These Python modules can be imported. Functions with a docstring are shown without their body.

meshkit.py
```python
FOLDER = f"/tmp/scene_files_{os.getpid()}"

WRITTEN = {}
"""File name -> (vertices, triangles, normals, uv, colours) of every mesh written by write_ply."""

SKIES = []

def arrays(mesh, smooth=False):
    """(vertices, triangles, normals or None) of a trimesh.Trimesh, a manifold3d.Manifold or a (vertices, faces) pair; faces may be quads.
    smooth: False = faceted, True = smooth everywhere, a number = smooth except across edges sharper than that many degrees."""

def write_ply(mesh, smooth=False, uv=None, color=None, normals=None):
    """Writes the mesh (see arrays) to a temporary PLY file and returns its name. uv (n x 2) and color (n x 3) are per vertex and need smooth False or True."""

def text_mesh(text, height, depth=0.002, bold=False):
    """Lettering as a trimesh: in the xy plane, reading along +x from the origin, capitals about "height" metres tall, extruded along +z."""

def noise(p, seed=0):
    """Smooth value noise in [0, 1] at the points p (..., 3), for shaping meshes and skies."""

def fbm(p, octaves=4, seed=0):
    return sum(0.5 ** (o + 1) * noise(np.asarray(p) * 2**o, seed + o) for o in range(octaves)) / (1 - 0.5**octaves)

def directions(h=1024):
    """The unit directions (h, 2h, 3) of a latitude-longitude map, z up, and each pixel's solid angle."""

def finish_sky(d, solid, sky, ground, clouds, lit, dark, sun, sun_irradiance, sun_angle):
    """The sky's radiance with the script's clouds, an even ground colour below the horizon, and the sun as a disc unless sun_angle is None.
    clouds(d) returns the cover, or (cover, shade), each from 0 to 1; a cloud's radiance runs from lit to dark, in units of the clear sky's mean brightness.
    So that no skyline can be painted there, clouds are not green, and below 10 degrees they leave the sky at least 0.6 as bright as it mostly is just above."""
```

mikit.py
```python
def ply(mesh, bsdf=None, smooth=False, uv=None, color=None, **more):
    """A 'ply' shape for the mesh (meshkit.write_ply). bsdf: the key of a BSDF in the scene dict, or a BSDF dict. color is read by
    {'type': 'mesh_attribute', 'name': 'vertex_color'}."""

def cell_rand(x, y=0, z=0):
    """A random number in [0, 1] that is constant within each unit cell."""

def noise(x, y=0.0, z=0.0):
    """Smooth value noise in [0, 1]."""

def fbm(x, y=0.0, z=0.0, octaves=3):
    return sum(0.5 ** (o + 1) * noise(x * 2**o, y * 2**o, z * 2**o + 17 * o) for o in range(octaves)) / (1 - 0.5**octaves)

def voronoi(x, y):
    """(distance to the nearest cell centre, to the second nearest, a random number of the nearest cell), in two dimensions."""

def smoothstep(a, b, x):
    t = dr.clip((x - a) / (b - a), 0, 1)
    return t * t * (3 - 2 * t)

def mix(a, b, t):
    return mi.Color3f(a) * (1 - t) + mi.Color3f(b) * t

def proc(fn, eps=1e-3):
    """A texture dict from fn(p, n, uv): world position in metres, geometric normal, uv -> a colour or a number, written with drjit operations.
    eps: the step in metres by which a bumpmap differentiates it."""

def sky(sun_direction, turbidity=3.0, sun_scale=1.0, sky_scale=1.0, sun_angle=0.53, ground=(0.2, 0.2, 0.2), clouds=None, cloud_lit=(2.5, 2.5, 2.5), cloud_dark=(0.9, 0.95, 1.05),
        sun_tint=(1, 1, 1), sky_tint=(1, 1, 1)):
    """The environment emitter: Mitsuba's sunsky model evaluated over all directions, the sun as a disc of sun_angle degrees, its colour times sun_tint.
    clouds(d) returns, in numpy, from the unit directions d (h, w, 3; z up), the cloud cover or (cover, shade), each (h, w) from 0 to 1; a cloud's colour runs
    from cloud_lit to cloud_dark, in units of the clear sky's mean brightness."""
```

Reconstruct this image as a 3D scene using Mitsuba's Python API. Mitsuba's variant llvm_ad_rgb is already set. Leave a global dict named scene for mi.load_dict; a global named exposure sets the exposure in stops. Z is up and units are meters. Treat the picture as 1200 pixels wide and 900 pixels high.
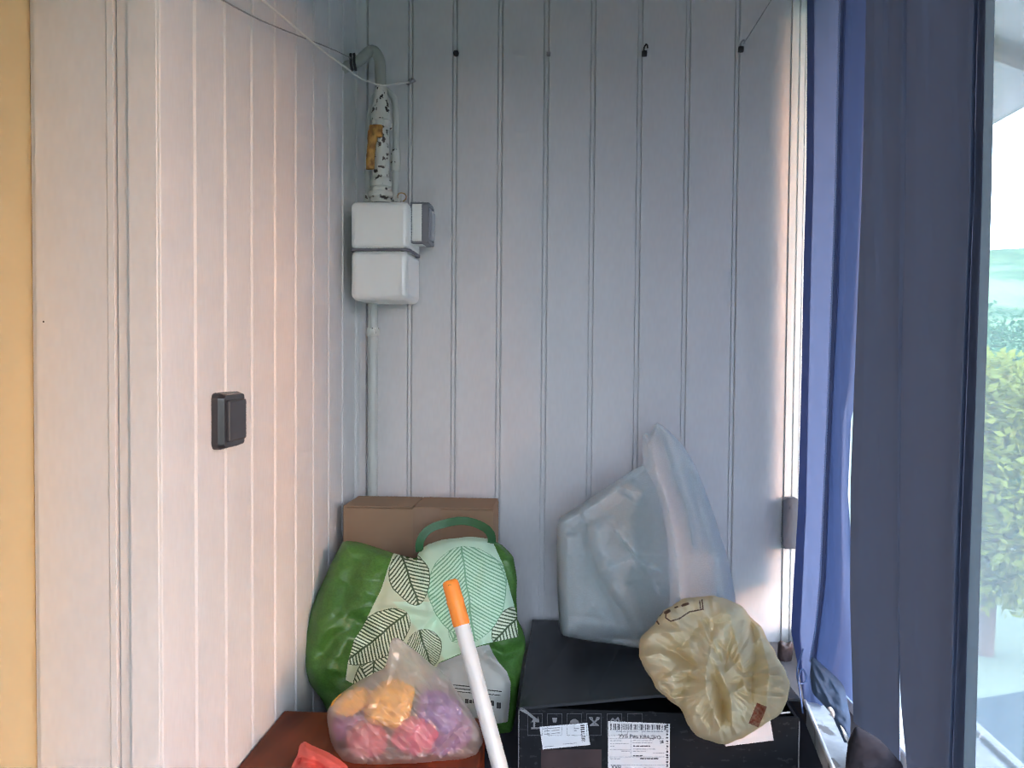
import math, random
import numpy as np
import trimesh, shapely, manifold3d as m3
import shapely.geometry as sg
from scipy.spatial import Delaunay
import drjit as dr
import mitsuba as mi
import mikit, meshkit

T = mi.ScalarTransform4f
random.seed(7)
RNG = np.random.default_rng(7)
scene, labels = {}, {}

# ------------------------------------------------------------------ camera, sky, exposure
F = 1000.0                                   # focal length in pixels of the 1200 x 900 frame
CAM = np.array([0.477, -1.872, 1.25])        # the room's back left corner is x = 0, y = 0
YAW, PITCH, ROLL = math.radians(4.0), math.radians(1.8), math.radians(0.45)
fw = np.array([-math.sin(YAW) * math.cos(PITCH), math.cos(YAW) * math.cos(PITCH), -math.sin(PITCH)])
r0 = np.array([math.cos(YAW), math.sin(YAW), 0.0])
u0 = np.cross(r0, fw)
rt = math.cos(ROLL) * r0 + math.sin(ROLL) * u0
up = math.cos(ROLL) * u0 - math.sin(ROLL) * r0
scene['camera'] = {'type': 'perspective', 'fov': math.degrees(2 * math.atan(600 / F)), 'fov_axis': 'x', 'near_clip': 0.02, 'far_clip': 2000.0,
                   'to_world': T().look_at(origin=CAM.tolist(), target=(CAM + fw).tolist(), up=up.tolist())}


def sky_clouds(d):
    n = meshkit.fbm(d * np.array([3.0, 3.0, 5.0]) + 11, 4, 3)
    return np.clip(0.8 + 0.5 * (n - 0.5), 0, 1), np.clip((n - 0.35) * 0.9, 0, 0.6)


scene['sky'] = mikit.sky((0.78, -0.61, 0.18), turbidity=5.0, sun_scale=0.072, sky_scale=1.0, sun_angle=18.0, clouds=sky_clouds, cloud_lit=(2.2, 2.75, 3.75), cloud_dark=(1.55, 1.9, 2.6),
                         sun_tint=(1.0, 0.58, 0.20), ground=(0.26, 0.26, 0.27))
exposure = 5.75

# ------------------------------------------------------------------ from a pixel of the photograph's frame to a place
def ray(px, py):
    px, py = np.asarray(px, float), np.asarray(py, float)
    d = ((px - 600) / F)[..., None] * rt + ((450 - py) / F)[..., None] * up + fw
    return d


def PY(px, py, y):
    d = ray(px, py)
    return CAM + d * ((np.asarray(y, float) - CAM[1]) / d[..., 1])[..., None]


def PX(px, py, x):
    d = ray(px, py)
    return CAM + d * ((np.asarray(x, float) - CAM[0]) / d[..., 0])[..., None]


def PZ(px, py, z):
    d = ray(px, py)
    return CAM + d * ((np.asarray(z, float) - CAM[2]) / d[..., 2])[..., None]


def PD(px, py, depth):
    """The point at that depth from the camera towards the back wall."""
    return PY(px, py, CAM[1] + np.asarray(depth, float))


# ------------------------------------------------------------------ materials
def rgb(*c):
    return {'type': 'rgb', 'value': [float(x) for x in c]}


def srgb(r, g, b):
    c = np.array([r, g, b]) / 255.0
    return np.where(c < 0.04045, c / 12.92, ((c + 0.055) / 1.055) ** 2.4)


def principled(name, color, rough=0.5, spec=0.5, **more):
    col = color if isinstance(color, dict) else rgb(*color)
    scene[name] = {'type': 'twosided', 'bsdf': {'type': 'principled', 'base_color': col, 'roughness': rough, 'specular': spec, **more}}
    return name


def bumped(name, color, rough, spec, fn, scale, eps=1e-3, **more):
    col = color if isinstance(color, dict) else rgb(*color)
    scene[name] = {'type': 'twosided', 'bsdf': {'type': 'bumpmap', 'arbitrary': mikit.proc(fn, eps), 'scale': scale,
                   'bsdf': {'type': 'principled', 'base_color': col, 'roughness': rough, 'specular': spec, **more}}}
    return name


def mottled(a, b, s, oct=3, sharp=0.0):
    a, b = [float(x) for x in a], [float(x) for x in b]

    def fn(p, n, uv):
        t = mikit.fbm(p.x * s, p.y * s, p.z * s, oct)
        if sharp:
            t = mikit.smoothstep(0.5 - 0.5 / sharp, 0.5 + 0.5 / sharp, t)
        return mikit.mix(a, b, t)
    return mikit.proc(fn)


def pvc_fn(p, n, uv):
    t = mikit.fbm(p.x * 5, p.y * 5, p.z * 2.2, 3)
    g = mikit.noise(p.x * 260, p.y * 260, p.z * 60)
    c = mikit.mix((0.575, 0.575, 0.575), (0.625, 0.625, 0.62), t)
    return c * (0.975 + 0.05 * g)


principled('mat_pvc', mikit.proc(pvc_fn), 0.42, 0.5)

principled('mat_trim', (0.60, 0.60, 0.59), 0.4)
principled('mat_doorframe', mottled((0.48, 0.375, 0.20), (0.52, 0.405, 0.225), 6), 0.45)
principled('mat_ceiling', (0.24, 0.23, 0.22), 0.8)
principled('mat_floor', mottled((0.14, 0.115, 0.10), (0.18, 0.15, 0.13), 8), 0.5)
principled('mat_parapet', mottled((0.09, 0.10, 0.13), (0.13, 0.14, 0.17), 9), 0.7)
principled('mat_window', (0.80, 0.80, 0.78), 0.3)
principled('mat_dark', (0.015, 0.016, 0.018), 0.35)
principled('mat_black_plastic', (0.022, 0.022, 0.027), 0.28, 0.6)
principled('mat_rocker', (0.030, 0.030, 0.036), 0.35, 0.6)
principled('mat_grey_plastic', (0.10, 0.11, 0.13), 0.4)

# ------------------------------------------------------------------ mesh helpers
def key_of(name, parent=None):
    base = name if parent is None else f'{parent}__{name}'
    k, i = base, 0
    while k in scene or k in labels:
        i += 1
        k = f'{base}_{i:03d}'
    return k


def obj(name, mesh, mat, parent=None, smooth=False, uv=None, label=None):
    k = key_of(name, parent)
    scene[k] = mikit.ply(mesh, mat, smooth, uv=uv)
    if label:
        labels[k] = {'label': label}
    return k


def tag(k, label, cat, group=None):
    labels[k] = {'label': label, 'category': cat}
    if group:
        labels[k]['group'] = group
    return k


def thing(name, label, cat, group=None):
    return tag(key_of(name), label, cat, group)


def struct(name, mesh, mat, smooth=False, parent=None):
    k = obj(name, mesh, mat, parent, smooth)
    if parent is None:
        labels[k] = {'kind': 'structure'}
    return k


def box(a, b, r=0.0, seg=8):
    a, b = np.minimum(a, b).astype(float), np.maximum(a, b).astype(float)
    if r <= 0:
        return trimesh.creation.box(extents=b - a, transform=trimesh.transformations.translation_matrix((a + b) / 2))
    r = min(r, (b - a).min() / 2 * 0.98)
    s = m3.Manifold.sphere(r, seg * 4)
    ms = [s.translate([x, y, z]) for x in (a[0] + r, b[0] - r) for y in (a[1] + r, b[1] - r) for z in (a[2] + r, b[2] - r)]
    return to_tm(m3.Manifold.batch_hull(ms))


def to_tm(m):
    k = m.to_mesh()
    return trimesh.Trimesh(np.array(k.vert_properties)[:, :3], np.array(k.tri_verts), process=False)


def cat(*ms):
    return trimesh.util.concatenate([m for m in ms])


def tube(points, r, sides=14, caps=True):
    p = np.asarray(points, float)
    r = np.broadcast_to(np.asarray(r, float), (len(p),))
    t = np.gradient(p, axis=0)
    t /= np.linalg.norm(t, axis=1, keepdims=True)
    a = np.cross(t[0], [0, 0, 1.0] if abs(t[0][2]) < 0.9 else [1.0, 0, 0])
    A = []
    for ti in t:
        a = a - ti * (a @ ti)
        a = a / np.linalg.norm(a)
        A.append(a)
    A = np.array(A)
    B = np.cross(t, A)
    ang = np.arange(sides) * 2 * np.pi / sides
    v = p[:, None] + r[:, None, None] * (np.cos(ang)[None, :, None] * A[:, None] + np.sin(ang)[None, :, None] * B[:, None])
    n = len(p)
    i, j = np.meshgrid(np.arange(n - 1), np.arange(sides), indexing='ij')
    q = np.stack([i * sides + j, i * sides + (j + 1) % sides, (i + 1) * sides + (j + 1) % sides, (i + 1) * sides + j], -1).reshape(-1, 4)
    f = np.vstack([q[:, [0, 1, 2]], q[:, [0, 2, 3]]])
    v = v.reshape(-1, 3)
    if caps:
        v = np.vstack([v, p[:1], p[-1:]])
        k = np.arange(sides)
        f = np.vstack([f, np.stack([k * 0 + n * sides, (k + 1) % sides, k], 1), np.stack([k * 0 + n * sides + 1, (n - 1) * sides + k, (n - 1) * sides + (k + 1) % sides], 1)])
    return trimesh.Trimesh(v, f, process=False)


def spline(pts, n=40):
    """A smooth line through the points."""
    from scipy.interpolate import CubicSpline
    p = np.asarray(pts, float)
    s = np.concatenate([[0], np.cumsum(np.linalg.norm(np.diff(p, axis=0), axis=1))])
    return CubicSpline(s, p)(np.linspace(0, s[-1], n))


def lathe(profile, base, axis=(0, 0, 1), sides=24):
    """profile: (radius, height) pairs, turned about the axis from the base."""
    m = trimesh.creation.revolve(np.array(profile, float), sections=sides)
    M = trimesh.geometry.align_vectors([0, 0, 1], np.asarray(axis, float) / np.linalg.norm(axis))
    M[:3, 3] = base
    m.apply_transform(M)
    return m


def extrude_z(poly, z0, z1):
    m = trimesh.creation.extrude_polygon(sg.Polygon(poly), z1 - z0, engine='earcut')
    m.apply_translation([0, 0, z0])
    return m


def flat(poly2, origin, ex, ey, depth, en=None):
    """A polygon (or shapely shape) in the plane of ex and ey, extruded along ex x ey."""
    shp = poly2 if hasattr(poly2, 'geom_type') else sg.Polygon(poly2)
    m = cat(*[trimesh.creation.extrude_polygon(g, depth, engine='earcut') for g in getattr(shp, 'geoms', [shp])])
    en = np.cross(ex, ey) if en is None else en
    M = np.eye(4)
    M[:3, 0], M[:3, 1], M[:3, 2], M[:3, 3] = ex, ey, en, origin
    m.apply_transform(M)
    return m


def rrect(x0, y0, x1, y1, r):
    return sg.box(x0 + r, y0 + r, x1 - r, y1 - r).buffer(r, quad_segs=6)


ZC = 2.20            # ceiling
ZW = 2.05            # head of the windows
YR = -2.50           # the end wall behind the camera
ZS = 0.640           # window sill
XR = 0.900           # inner face of the parapet under the window
YD = -0.905          # the wall's outer corner beside the door
# ------------------------------------------------------------------ the shell
struct('wall_back', box([-0.02, 0.013, 0], [1.08, 0.10, ZC]), 'mat_trim')
struct('wall_left', box([-0.154, YD + 0.013, 0], [-0.013, 0.013, ZC]), 'mat_trim')
struct('floor', box([-0.3, YR - 0.1, -0.06], [1.0, 0.1, 0]), 'mat_floor')
struct('ceiling', box([-0.3, YR - 0.1, ZC], [1.05, 0.1, ZC + 0.08]), 'mat_ceiling')
struct('wall_right', cat(box([XR, YR, 0], [1.06, 0.1, ZS - 0.03]), box([0.93, YR, ZW], [1.06, 0.1, 2.60]), box([0.93, YR, ZS - 0.03], [1.06, -2.05, ZW])), 'mat_parapet')  # the solid pier at the rear is added to cut the side light
struct('wall_rear', cat(box([-0.3, YR - 0.1, 0], [1.06, YR, 0.20]), box([-0.3, YR - 0.1, 1.95], [1.06, YR, ZC])), 'mat_pvc')
struct('added_window_2', cat(box([-0.154, YR - 0.08, 0.20], [1.06, YR - 0.02, 0.25], 0.004), box([-0.154, YR - 0.08, 1.90], [1.06, YR - 0.02, 1.95], 0.004), box([0.40, YR - 0.08, 0.25], [0.44, YR - 0.02, 1.90], 0.004)), 'mat_window', 30)  # unseen end window, added to bring skylight onto the back wall
struct('wall_house', cat(box([-0.30, YR - 0.1, 0], [-0.154, -1.80, ZC]), box([-0.30, -1.80, 2.12], [-0.154, YD, ZC]), box([-6, -9, -4.4], [-0.30, 6, 6])), 'mat_trim')


def plank_profile(w, bevel, t=0.012):
    """Across a panel: a bevelled edge, the flat face, a slit, the tongue's land and the slit of the joint."""
    return [(0, -t), (0, -0.006), (0.0006, -0.006), (0.0006 + bevel, 0), (w - 0.0108, 0), (w - 0.0105, -0.007), (w - 0.0086, -0.007), (w - 0.0083, -0.0012), (w - 0.0024, -0.0012), (w - 0.0021, -0.0085), (w, -0.0085), (w, -t)]


gx = [0.0] + [float(PY(px, 480, 0)[0]) for px in (432.0, 482.4, 533.7, 586.3, 639.4, 693.4, 747.4, 802.8, 860.1)]
gx[1] = gx[2] - 0.1
for a, b in zip(gx[:-1], gx[1:]):
    if b - a < 0.02:
        continue
    pr = [(a + u, -v) for u, v in plank_profile(b - a, 0.0008)]
    obj('plank', extrude_z(pr, 0.0, ZC), 'mat_pvc', 'wall_back')
gy = sorted([YD] + [float(PX(px, 430, 0)[1]) for px in (229.4, 264.5, 295.5, 322.4, 346.8, 367.4, 385.4, 401.5)] + [0.0])
for a, b in zip(gy[:-1], gy[1:]):
    pr = [(v, a + u) for u, v in plank_profile(b - a, 0.0034)]
    obj('plank', extrude_z(pr, 0.0, ZC), 'mat_pvc', 'wall_left')
# corner bead between the two panelled walls and the L shaped trim on the outer corner
bead = [(0, 0), (0.020, 0), (0.020, -0.004), (0.012, -0.008), (0.008, -0.012), (0.004, -0.020), (0, -0.020)]
struct('trim_1', extrude_z(bead, 0, ZC), 'mat_trim')
struct('trim_2', extrude_z([(-0.032, YD - 0.015), (0.0005, YD - 0.015), (0.0015, YD - 0.014), (0.0015, YD - 0.0005), (-0.0004, YD - 0.0005), (-0.032, YD - 0.0005)], 0, ZC), 'mat_pvc')
struct('trim_3', extrude_z([(0.0016, YD - 0.0135), (0.0040, YD - 0.0135), (0.0050, YD - 0.0125), (0.0050, YD + 0.010), (0.0040, YD + 0.012), (0.0002, YD + 0.012), (0.0002, YD + 0.0005), (0.0016, YD + 0.0005)], 0, ZC), 'mat_pvc')
# the reveal beside the door: one broad panel between narrow ones
rx = [-0.154, -0.1475, -0.058, -0.046, -0.0005]
prof = [(-0.154, YD), (-0.154, YD - 0.006), (-0.1485, YD - 0.006), (-0.1475, YD - 0.002), (-0.1465, YD - 0.0105), (-0.061, YD - 0.0105), (-0.0585, YD - 0.0125), (-0.0515, YD - 0.0125), (-0.0505, YD - 0.004),
        (-0.0485, YD - 0.004), (-0.0475, YD - 0.010), (-0.032, YD - 0.010), (-0.032, YD)]
struct('wall_reveal', cat(extrude_z([(-0.154, YD), (-0.154, YD + 0.013), (-0.002, YD + 0.013), (-0.002, YD)], 0, ZC)), 'mat_trim')
obj('panel', extrude_z(prof, 0, ZC), 'mat_pvc', 'wall_reveal')
for px, py in ((166, 49), (51, 377)):
    c = PY(px, py, YD - 0.0105)
    obj('nail_head', lathe([(0, 0), (0.0011, 0), (0.0008, 0.0006), (0, 0.0008)], c, (0, -1, 0), 10), 'mat_dark', 'wall_reveal')
# door frame and an added door leaf
struct('door_1', cat(box([-0.20, YD - 0.085, 0.0], [-0.1550, YD - 0.001, 2.12], 0.0015), box([-0.20, -1.80, 2.04], [-0.1550, YD - 0.001, 2.12], 0.0015), box([-0.20, -1.80, 0], [-0.1565, -1.73, 2.12], 0.004)), 'mat_doorframe', 30)
leaf_x = 0.30                                                # unseen open leaf, added behind the camera to keep skylight off the reveal
obj('added_door_leaf', box([leaf_x - 0.60, -2.00, 0.01], [leaf_x, -1.96, 2.04], 0.003), 'mat_doorframe', 'door_1')
struct('wall_room', cat(box([-0.60, -2.0, 0], [-0.56, YD, ZC]), box([-0.60, -2.05, 0], [-0.30, -2.01, ZC])), 'mat_trim')

# ------------------------------------------------------------------ windows on the right
post_x0 = float(PY(921.5, 480, -0.004)[0])
wx0, wx1 = 0.968, 1.028
prof = [(post_x0, 0.0125), (post_x0, 0.003), (post_x0 + 0.0005, 0.0025), (post_x0 + 0.014, 0.0025), (post_x0 + 0.0145, 0.0075), (post_x0 + 0.0165, 0.0075), (post_x0 + 0.017, 0.001),
        (post_x0 + 0.027, 0.0), (post_x0 + 0.0275, 0.0025), (post_x0 + 0.0285, 0.0025), (post_x0 + 0.029, -0.001), (wx1 + 0.03, -0.001), (wx1 + 0.03, 0.0125)]
# the last panel rounds back towards the window
x_a, x_b, x_c = gx[-1], float(PY(894, 480, 0)[0]), post_x0 - 0.0012
bend = [(x_b + (x_c - x_b) * u, 0.006 * u ** 2.0) for u in np.linspace(0, 1, 14)]
obj('plank', extrude_z([(x_a, 0.0128), (x_a, 0.002), (x_a + 0.002, 0.0)] + bend + [(x_c, 0.0128)], 0, ZC), 'mat_pvc', 'wall_back', smooth=25)
frame = [extrude_z(prof, ZS - 0.03, ZW)]
frame += [box([wx0, -2.05, ZS - 0.03], [wx1, -0.013, ZS + 0.035], 0.004), box([wx0, -2.05, ZW - 0.06], [wx1, -0.013, ZW], 0.004)]
for y in (-1.60, -2.02):
    frame.append(box([wx0, y - 0.03, ZS], [wx1, y + 0.03, ZW], 0.004))
struct('window_1', cat(*frame), 'mat_window', 30)

def haze_veil(p, n, uv):  # the haze of the view, put into the pane as a pale veil
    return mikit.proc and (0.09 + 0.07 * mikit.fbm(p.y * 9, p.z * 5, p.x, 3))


scene['mat_pane'] = {'type': 'blendbsdf', 'weight': mikit.proc(haze_veil), 'a': {'type': 'thindielectric', 'int_ior': 1.5},
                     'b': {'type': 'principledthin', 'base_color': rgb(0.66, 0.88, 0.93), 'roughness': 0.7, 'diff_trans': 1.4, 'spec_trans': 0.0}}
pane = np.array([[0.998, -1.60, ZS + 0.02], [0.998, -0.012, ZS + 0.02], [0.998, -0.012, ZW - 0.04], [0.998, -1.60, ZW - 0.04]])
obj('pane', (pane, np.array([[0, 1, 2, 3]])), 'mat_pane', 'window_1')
# a hinge cover on the post
hx0, hx1 = float(PY(918, 600, -0.015)[0]), float(PY(936, 600, -0.015)[0])
hz0, hz1 = float(PY(925, 643, -0.015)[2]), float(PY(925, 583, -0.015)[2])
t = thing('window_handle', 'grey rounded plastic handle on the white window post beside the blue curtain', 'handle')
w_, h_ = hx1 - hx0, hz1 - hz0
obj('grip', flat(rrect(0, 0, w_, h_, 0.010).union(sg.box(0.004, 0, w_, 0.02)), [hx0, -0.0015, hz0], [1, 0, 0], [0, 0, 1], 0.016), 'mat_grey_plastic', t)
obj('screw', lathe([(0, 0), (0.004, 0), (0.0035, 0.0015), (0, 0.002)], [hx0 + w_ / 2, -0.0175, hz0 + h_ * 0.8], (0, -1, 0), 12), 'mat_grey_plastic', t)
# the sill: a worn white strip along its inner edge
a1, a2 = PZ(943, 822, ZS + 0.004), PZ(966, 822, ZS + 0.004)
b1, b2 = PZ(986, 925, ZS + 0.004), PZ(1022, 925, ZS + 0.004)
d1, d2 = b1 - a1, b2 - a2
b1, b2 = a1 + d1 * 1.8, a2 + d2 * 1.8


def worn_white(p, n, uv):
    t = mikit.fbm(p.x * 90, p.y * 90, p.z * 90, 3)
    s = mikit.smoothstep(0.60, 0.72, mikit.fbm(p.x * 40 + 5, p.y * 30, 0, 3))
    return mikit.mix(mikit.mix((0.52, 0.55, 0.57), (0.68, 0.70, 0.70), t), (0.22, 0.21, 0.20), s)


principled('mat_worn_white', mikit.proc(worn_white), 0.5)
strip_poly = sg.Polygon([(a1[0], a1[1]), (a2[0], a2[1]), (b2[0], b2[1]), (b1[0], b1[1])])
t = thing('sill_strip', 'worn white strip lying along the edge of the window sill below the blue curtain', 'strip')
obj('board', extrude_z(list(strip_poly.exterior.coords)[:-1], ZS - 0.03, ZS + 0.004), 'mat_worn_white', t)
e_in = np.array([a1, b1])
obj('edge_bead', tube(np.array([a1 + (0, 0, 0.001), (a1 + b1) / 2 + (0, 0, 0.001), b1 + (0, 0, 0.001)]), 0.0035, 10), 'mat_window', t, smooth=40)
principled('mat_sill', mottled((0.10, 0.09, 0.09), (0.17, 0.15, 0.15), 14), 0.6)
struct('window_sill', box([a1[0] - 0.002, YR + 0.01, ZS - 0.03], [0.968, -0.0, ZS - 0.004]), 'mat_sill')
# outer ledge
struct('window_ledge', cat(box([1.061, YR, 0.585], [1.20, 0.05, 0.605], 0.003), box([1.18, YR, 0.55], [1.20, 0.05, 0.612], 0.003)), 'mat_grey_plastic', 30)

# ------------------------------------------------------------------ cloth and bags from an outline
def poly_dist(poly, xy):
    return shapely.distance(poly.exterior, shapely.points(xy))


def seg_dist(line, xy):
    return shapely.distance(sg.LineString(line), shapely.points(xy))


def rough_outline(pts, amp, step, seed):
    """The outline as a smooth closed line, sampled evenly, with small bumps."""
    p = np.asarray(pts, float)
    s = np.vstack([p, p[:1]])
    line = sg.LineString(s)
    n = max(12, int(line.length / step))
    q = np.array([line.interpolate(line.length * k / n).coords[0] for k in range(n)])
    for _ in range(2):
        q = 0.5 * q + 0.25 * (np.roll(q, 1, 0) + np.roll(q, -1, 0))
    c = q - q.mean(0)
    c /= np.linalg.norm(c, axis=1, keepdims=True)
    nse = meshkit.fbm(np.c_[q / 14.0, q[:, :1] * 0], 3, seed) - 0.5
    return q + c * (amp * 2 * nse)[:, None]


def pillow(outline, depth, front, back, R, step=3.0, disp=None, cuts=(), bump=0.6, seed=1, backdisp=None):
    """A closed soft body: its outline in the frame, its depth there, how far it bulges to the front and back, and how the front is creased.
    Returns (vertices, front faces, back faces, px of the vertices)."""
    q = rough_outline(outline, bump, step, seed)
    poly = sg.Polygon(q).buffer(0)
    x0, y0, x1, y1 = poly.bounds
    gxx, gyy = np.meshgrid(np.arange(x0, x1, step), np.arange(y0, y1, step * 0.87))
    gxx[1::2] += step / 2
    g = np.c_[gxx.ravel(), gyy.ravel()]
    keep = [g]
    extra = []
    for c in cuts:
        line = sg.Polygon(c).exterior
        m = int(line.length / (step * 0.8))
        e = np.array([line.interpolate(line.length * k / m).coords[0] for k in range(m)])
        e = e[shapely.contains(poly, shapely.points(e)) & (poly_dist(poly, e) > step * 0.6)]
        extra.append(e)
        keep = [k[seg_dist(np.vstack([c, c[:1]]), k) > step * 0.6] for k in keep]
    g = keep[0]
    g = g[shapely.contains(poly, shapely.points(g))]
    g = g[poly_dist(poly, g) > step * 0.6]
    pts = np.vstack([q] + extra + [g])
    tri = Delaunay(pts).simplices
    cen = pts[tri].mean(1)
    tri = tri[shapely.contains(poly, shapely.points(cen))]
    area = np.cross(pts[tri[:, 1]] - pts[tri[:, 0]], pts[tri[:, 2]] - pts[tri[:, 0]])
    tri = tri[np.abs(area) > 1e-6]
    area = np.cross(pts[tri[:, 1]] - pts[tri[:, 0]], pts[tri[:, 2]] - pts[tri[:, 0]])
    tri[area > 0] = tri[area > 0][:, ::-1]
    nb = len(q)
    d = poly_dist(poly, pts)
    d[:nb] = 0
    h = np.sqrt(np.clip(1 - (1 - np.minimum(d / R, 1)) ** 2, 0, 1))
    D0 = depth(pts) if callable(depth) else np.full(len(pts), float(depth))
    fr = front(pts) if callable(front) else front
    bk = back(pts) if callable(back) else back
    edge = np.minimum(d / 6.0, 1)
    off = fr * h + (disp(pts) * edge if disp is not None else 0)
    vf = PD(pts[:, 0], pts[:, 1], D0 - off)
    vb = PD(pts[:, 0], pts[:, 1], D0 + bk * h + (backdisp(pts) * edge if backdisp is not None else 0))
    n = len(pts)
    idx = np.where(np.arange(n) < nb, np.arange(n), np.arange(n) + n)
    v = np.vstack([vf, vb])
    tb = idx[tri][:, ::-1]
    return v, tri, tb, np.vstack([pts, pts]), cen[: len(tri)] if False else pts[tri].mean(1)


def sub(v, f, px):
    used, inv = np.unique(f, return_inverse=True)
    return (v[used], inv.reshape(-1, 3)), px[used]


def crease(pts, line, w, amp):
    d = seg_dist(line, pts)
    return amp * np.exp(-(d / w) ** 2)


def sharp(pts, line, w, amp):
    """A knife edged crease."""
    return amp * np.exp(-seg_dist(line, pts) / w)


def crumple(pts, count, box_, length, w, amp, seed, centre=None, spread=0.5):
    """Many short sharp ridges and valleys, turned towards a centre if one is given."""
    g = np.random.default_rng(seed)
    o = np.zeros(len(pts))
    for _ in range(count):
        c = np.array([g.uniform(box_[0], box_[2]), g.uniform(box_[1], box_[3])])
        a = g.uniform(0, 2 * np.pi) if centre is None else math.atan2(c[1] - centre[1], c[0] - centre[0]) + g.normal() * spread
        L = length * g.uniform(0.5, 1.4)
        d = np.array([math.cos(a), math.sin(a)]) * L / 2
        k = np.array([-d[1], d[0]]) * g.uniform(-0.25, 0.25)
        o += sharp(pts, [c - d, c + k, c + d], w * g.uniform(0.6, 1.5), amp * g.uniform(0.3, 1.0) * g.choice([-1, 1], p=[0.45, 0.55]))
    return o


def side_of(pts, line):
    """Signed distance to a line, positive on the left of its direction."""
    l = np.asarray(line, float)
    best, sgn = np.full(len(pts), 1e9), np.zeros(len(pts))
    for a, b in zip(l[:-1], l[1:]):
        ab = b - a
        t = np.clip(((pts - a) @ ab) / (ab @ ab), 0, 1)
        d = np.linalg.norm(pts - (a + t[:, None] * ab), axis=1)
        s = np.sign(ab[0] * (pts[:, 1] - a[1]) - ab[1] * (pts[:, 0] - a[0]))
        m = d < best
        best[m], sgn[m] = d[m], s[m]
    return best * sgn


def step_fold(pts, line, w, amp, reach):
    """Cloth lying in a step along the line: the left side of the line stands out and falls off with distance."""
    s = side_of(pts, line)
    x = np.clip(s / w + 0.5, 0, 1)
    return amp * x * x * (3 - 2 * x) * np.exp(-np.maximum(s, 0) / reach)


def nz(pts, sx, sy, seed, oct=3):
    return meshkit.fbm(np.c_[pts[:, 0] / sx, pts[:, 1] / sy, np.zeros(len(pts))], oct, seed) - 0.5


def ridged(pts, ang, s_long, s_short, seed, oct=3):
    c, s = math.cos(ang), math.sin(ang)
    u, v = pts[:, 0] * c + pts[:, 1] * s, -pts[:, 0] * s + pts[:, 1] * c
    n = meshkit.fbm(np.c_[u / s_long, v / s_short, np.zeros(len(pts))], oct, seed)
    return 1 - np.abs(2 * n - 1) * 2


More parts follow.
